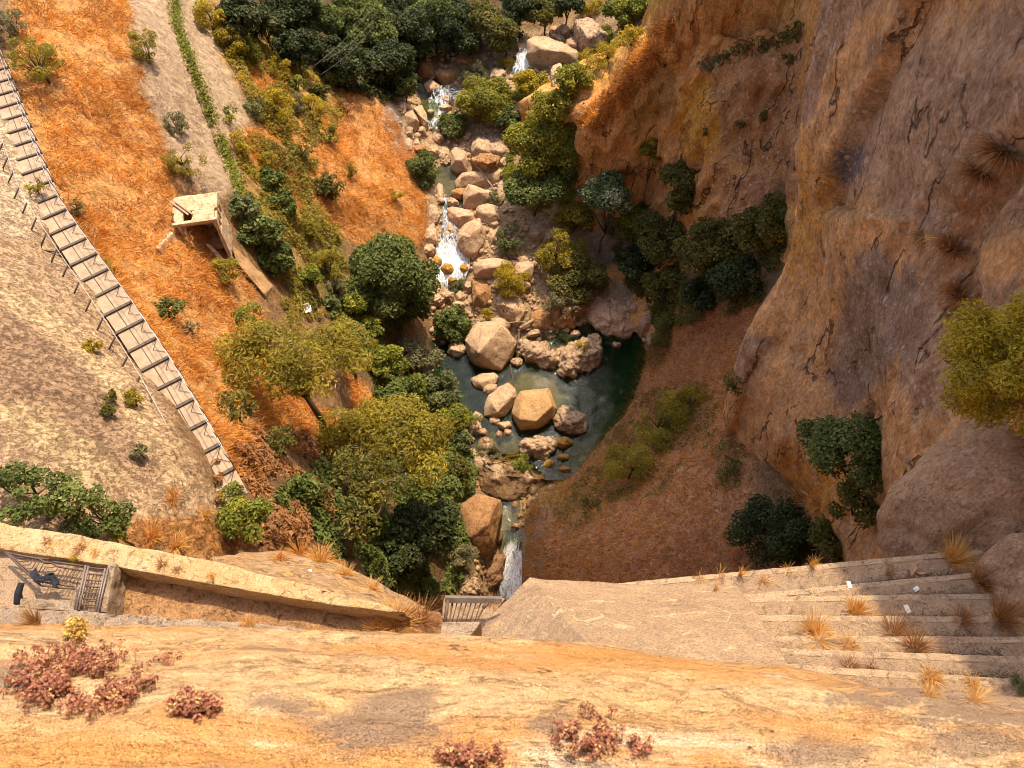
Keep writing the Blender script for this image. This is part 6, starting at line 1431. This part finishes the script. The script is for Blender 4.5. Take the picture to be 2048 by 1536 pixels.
for u, v, r_, h_, n, lf, lb in [(1712,1226,30,40,150,'leaf_tuft','golden dry tuft at the shadow edge on the third step'),(1628,1262,34,44,170,'leaf_tuft','golden dry tuft on the fourth step in full sun'),(1640,1282,36,16,90,'leaf_tuft','low straw patch below the sunny golden tuft'),(1695,1292,28,20,80,'leaf_tuft','small straw tuft on the fifth step'),(1790,1270,46,40,150,'leaf_brown','brown withered tuft in the shaded fourth step corner'),
   (1835,1300,44,40,160,'leaf_brown','bigger withered tuft across the shaded fifth step'),(1700,1335,30,22,70,'leaf_brown','withered wisps at the left of the sixth step'),(1742,1340,20,26,50,'leaf_brown','thin withered sprigs on the sunny sixth step'),(1860,1358,26,24,110,'leaf_tuft','orange tuft on the lowest sunny nosing'),(1860,1392,30,20,80,'leaf_tuft','straw tuft beneath the orange tuft'),(1945,1372,24,20,70,'leaf_tuft','thin straw tuft near the right end of the last step'),(1950,1402,34,20,90,'leaf_tuft','straw fringe near the grey green sprig'),
   (1528,1163,14,12,50,'leaf_tuft','round orange tuft on the top step edge'),(1905,1120,40,60,160,'leaf_tuft','tall pale grass beside the crag above the stairs'),(1960,1165,40,60,160,'leaf_brown','dark grass in the gap between crag and steps'),(2000,1240,40,60,160,'leaf_brown','brown grass at the right ends of the steps'),(1925,1240,30,30,90,'leaf_brown','withered tuft on the shaded third step'),
   (1480,1150,8,46,22,'leaf_tuft','tall golden grass stem cluster on the stair edge'),(1622,1132,10,44,26,'leaf_tuft','golden grass stems in the middle of the stair edge'),(1683,1120,8,40,16,'leaf_tuft','single golden grass plume on the stair edge'),(1400,1156,18,18,22,'leaf_tuft','low dry stems near the buttress corner'),(1440,1152,20,22,24,'leaf_tuft','short dry stems left of the tall golden stems'),(1575,1138,16,18,20,'leaf_tuft','pale dry stems between the tall stem clusters'),(1240,1160,14,16,24,'leaf_brown','small rusty weed where the buttress edge bends'),(1775,1150,14,60,14,'leaf_brown','thin dead stems in the shade of the top step'),
   (1430,1180,8,22,20,'leaf_tuft','little yellow weed at the corner of the buttress')]:
    tuft_at(lb, u, v, r_, h_, n, lf)
for u, v, r_, h_, n, lf, lb in [(790,1250,52,20,300,'leaf_tuft','rusty dry bush of grass at the narrow end of the earth ledge'),(840,1244,46,22,280,'leaf_brown','brown dry grass beside the concrete block'),(752,1262,30,24,140,'leaf_tuft','thin straw on the earth ledge by the rusty grass bush'),(70,1248,26,40,110,'leaf_brown','dry brown weed on the grey rubble wall'),(60,1236,8,60,16,'leaf_yellow','tall thin green weed by the grey kerb'),(496,1248,20,18,60,'leaf_tuft','straw tuft on the grey rubble wall'),(152,1120,8,26,24,'leaf_yellow','yellowish weed growing through the bent bars'),
   (160,1098,14,12,50,'leaf_brown','weed tuft on the cream parapet above the grating'),(190,1106,12,10,40,'leaf_tuft','straw tuft on the cream parapet right of the weed tuft'),(325,1130,14,14,50,'leaf_brown','weed tuft on the middle of the cream parapet'),(352,1140,12,12,40,'leaf_brown','small brown weed right of the middle parapet tuft'),(425,1152,10,14,30,'leaf_tuft','little straw weed on the narrowing parapet'),(95,1082,12,10,40,'leaf_brown','weed tuft on the cream parapet near the left edge'),
   (640,1122,34,22,170,'leaf_tuft','dry grass crest on the curved retaining wall'),(600,1110,30,20,130,'leaf_straw','rust coloured grass on the top of the retaining wall'),(690,1150,26,20,110,'leaf_tuft','straw fringe down the right side of the retaining wall'),(745,1178,22,20,90,'leaf_tuft','straw wisps at the lower end of the retaining wall'),(560,1120,24,14,80,'leaf_straw','rusty tuft left on the retaining wall'),(880,1208,14,16,40,'leaf_tuft','straw by the left post of the small gate'),(985,1204,16,14,50,'leaf_brown','dry weed on the beam of the small gate'),
   (350,1092,30,20,130,'leaf_tuft','dry grass patch between the green bushes and the retaining wall'),(300,1075,34,22,140,'leaf_straw','rust coloured grass patch right of the left edge bushes'),(410,1030,20,18,80,'leaf_tuft','straw tuft at the foot of the pale bank'),(345,1000,26,22,110,'leaf_straw','brownish grass tuft low on the pale bank'),(560,430,20,20,70,'leaf_straw','dry tuft between the hut thickets')]:
    tuft_at(lb, u, v, r_, h_, n, lf)
for u, v, r_, h_, n, lf, lb in [(2010,300,54,40,320,'leaf_brown','dead roots and dry grass in the upper cliff gully'),(1960,345,40,46,220,'leaf_brown','hanging dry grass below the upper gully roots'),(1905,500,34,60,260,'leaf_brown','brown dry creeper hanging in the middle cliff gully'),(1915,590,30,60,220,'leaf_brown','lower brown creeper of the cliff gully'),(1890,478,30,20,90,'leaf_tuft','pale dry grass on the gully ledge'),(1640,1010,40,26,130,'leaf_straw','orange dry grass under the crevice fig'),(1600,1000,30,20,90,'leaf_straw','orange lichen grass left under the crevice fig'),(1850,470,24,18,70,'leaf_brown','dry sprigs left of the gully ledge')]:
    tuft_at(lb, u, v, r_, h_, n, lf, wd=.011, lean=(-.1, 0, -.35))
# litter on the stairs
def card(label, name, cat, u, v, a, b_, m, rz):
    p_, n_ = hit(u, v); s = mpp(p_); mb = MB(); mb.box((0, 0, .012), (a * s, b_ * s, .008)); me = mb.mesh(name); o = obj(name, me, m, None, p_); o.rotation_euler = (0.05, .04, R(rz)); return tag(o, label, cat)
card('yellowed scrap of paper lying in the sun on the second step', 'paper_scrap', 'paper', 1698, 1170, 8, 14, M['paper'], 4)
card('white scrap of paper in the shade on the third step', 'paper_scrap', 'paper', 1814, 1218, 10, 16, M['paper'], 12)
card('white crumb of rubbish at the foot of the shaded dead leaf', 'paper_scrap', 'paper', 1832, 1178, 12, 8, M['white'], 30)
card('tiny white scrap on the curved retaining wall', 'paper_scrap', 'paper', 620, 1142, 7, 6, M['white'], 10)
rg = np.random.default_rng(5); p_, n_ = hit(1838, 1156); s = mpp(p_); V, F = leaf_quads(rg.normal(0, 10 * s, (9, 3)) * [1, .9, .3] + [0, 0, .05], rg.normal(0, .5, (9, 3)) + [0, 0, 1], np.full(9, 26 * s), np.full(9, 12 * s), rg, .4)
o = obj('dead_leaf', mesh_np('dead_leaf', V, F, False, {'lv': np.repeat(rg.random(9), 4)}), M['dead_leaf'], None, p_); tag(o, 'large curled dead leaf on the shaded top steps', 'leaf')
# leaf litter gathered in the inner corners of the steps
rg = np.random.default_rng(9); Cs = []
M['litter'] = leaf_mat('leaf_litter', (0.07, 0.04, 0.02), (0.19, 0.105, 0.05), (0.36, 0.22, 0.10), 0.1, 0.9)
for i, ((l, r), z) in enumerate(zip(LN[1:], zs[1:])):
    zt = zs[i]; a = P(*l, z=z); b_ = P(*r, z=z); m = 4200
    t = rg.random(m); q = a + (b_ - a) * t[:, None]; q[:, 2] = zt + .02 + rg.random(m) * .05
    e = (b_ - a) / np.linalg.norm(b_ - a); nb = np.array([-e[1], e[0], 0]); nb = nb if nb[1] > 0 else -nb
    q = q + nb * (np.abs(rg.normal(0, .03 + .08 * t ** 2, m)) + .015)[:, None]; cl = fbm(q, 2.2, 3, 60); Cs.append(q[cl > -.3 - .3 * t])
Cs = np.vstack(Cs); V, F = leaf_quads(Cs, rg.normal(0, .5, (len(Cs), 3)) + [0, 0, 1], .028, .012, rg)
o = obj('leaf_litter', mesh_np('leaf_litter', V, F, False, {'lv': np.repeat(np.clip(rg.normal(.2, .22, len(Cs)), 0, 1), 4)}), M['litter']); tag(o, 'dry leaf litter gathered in the corners of the steps', 'leaf litter', None, 'stuff')
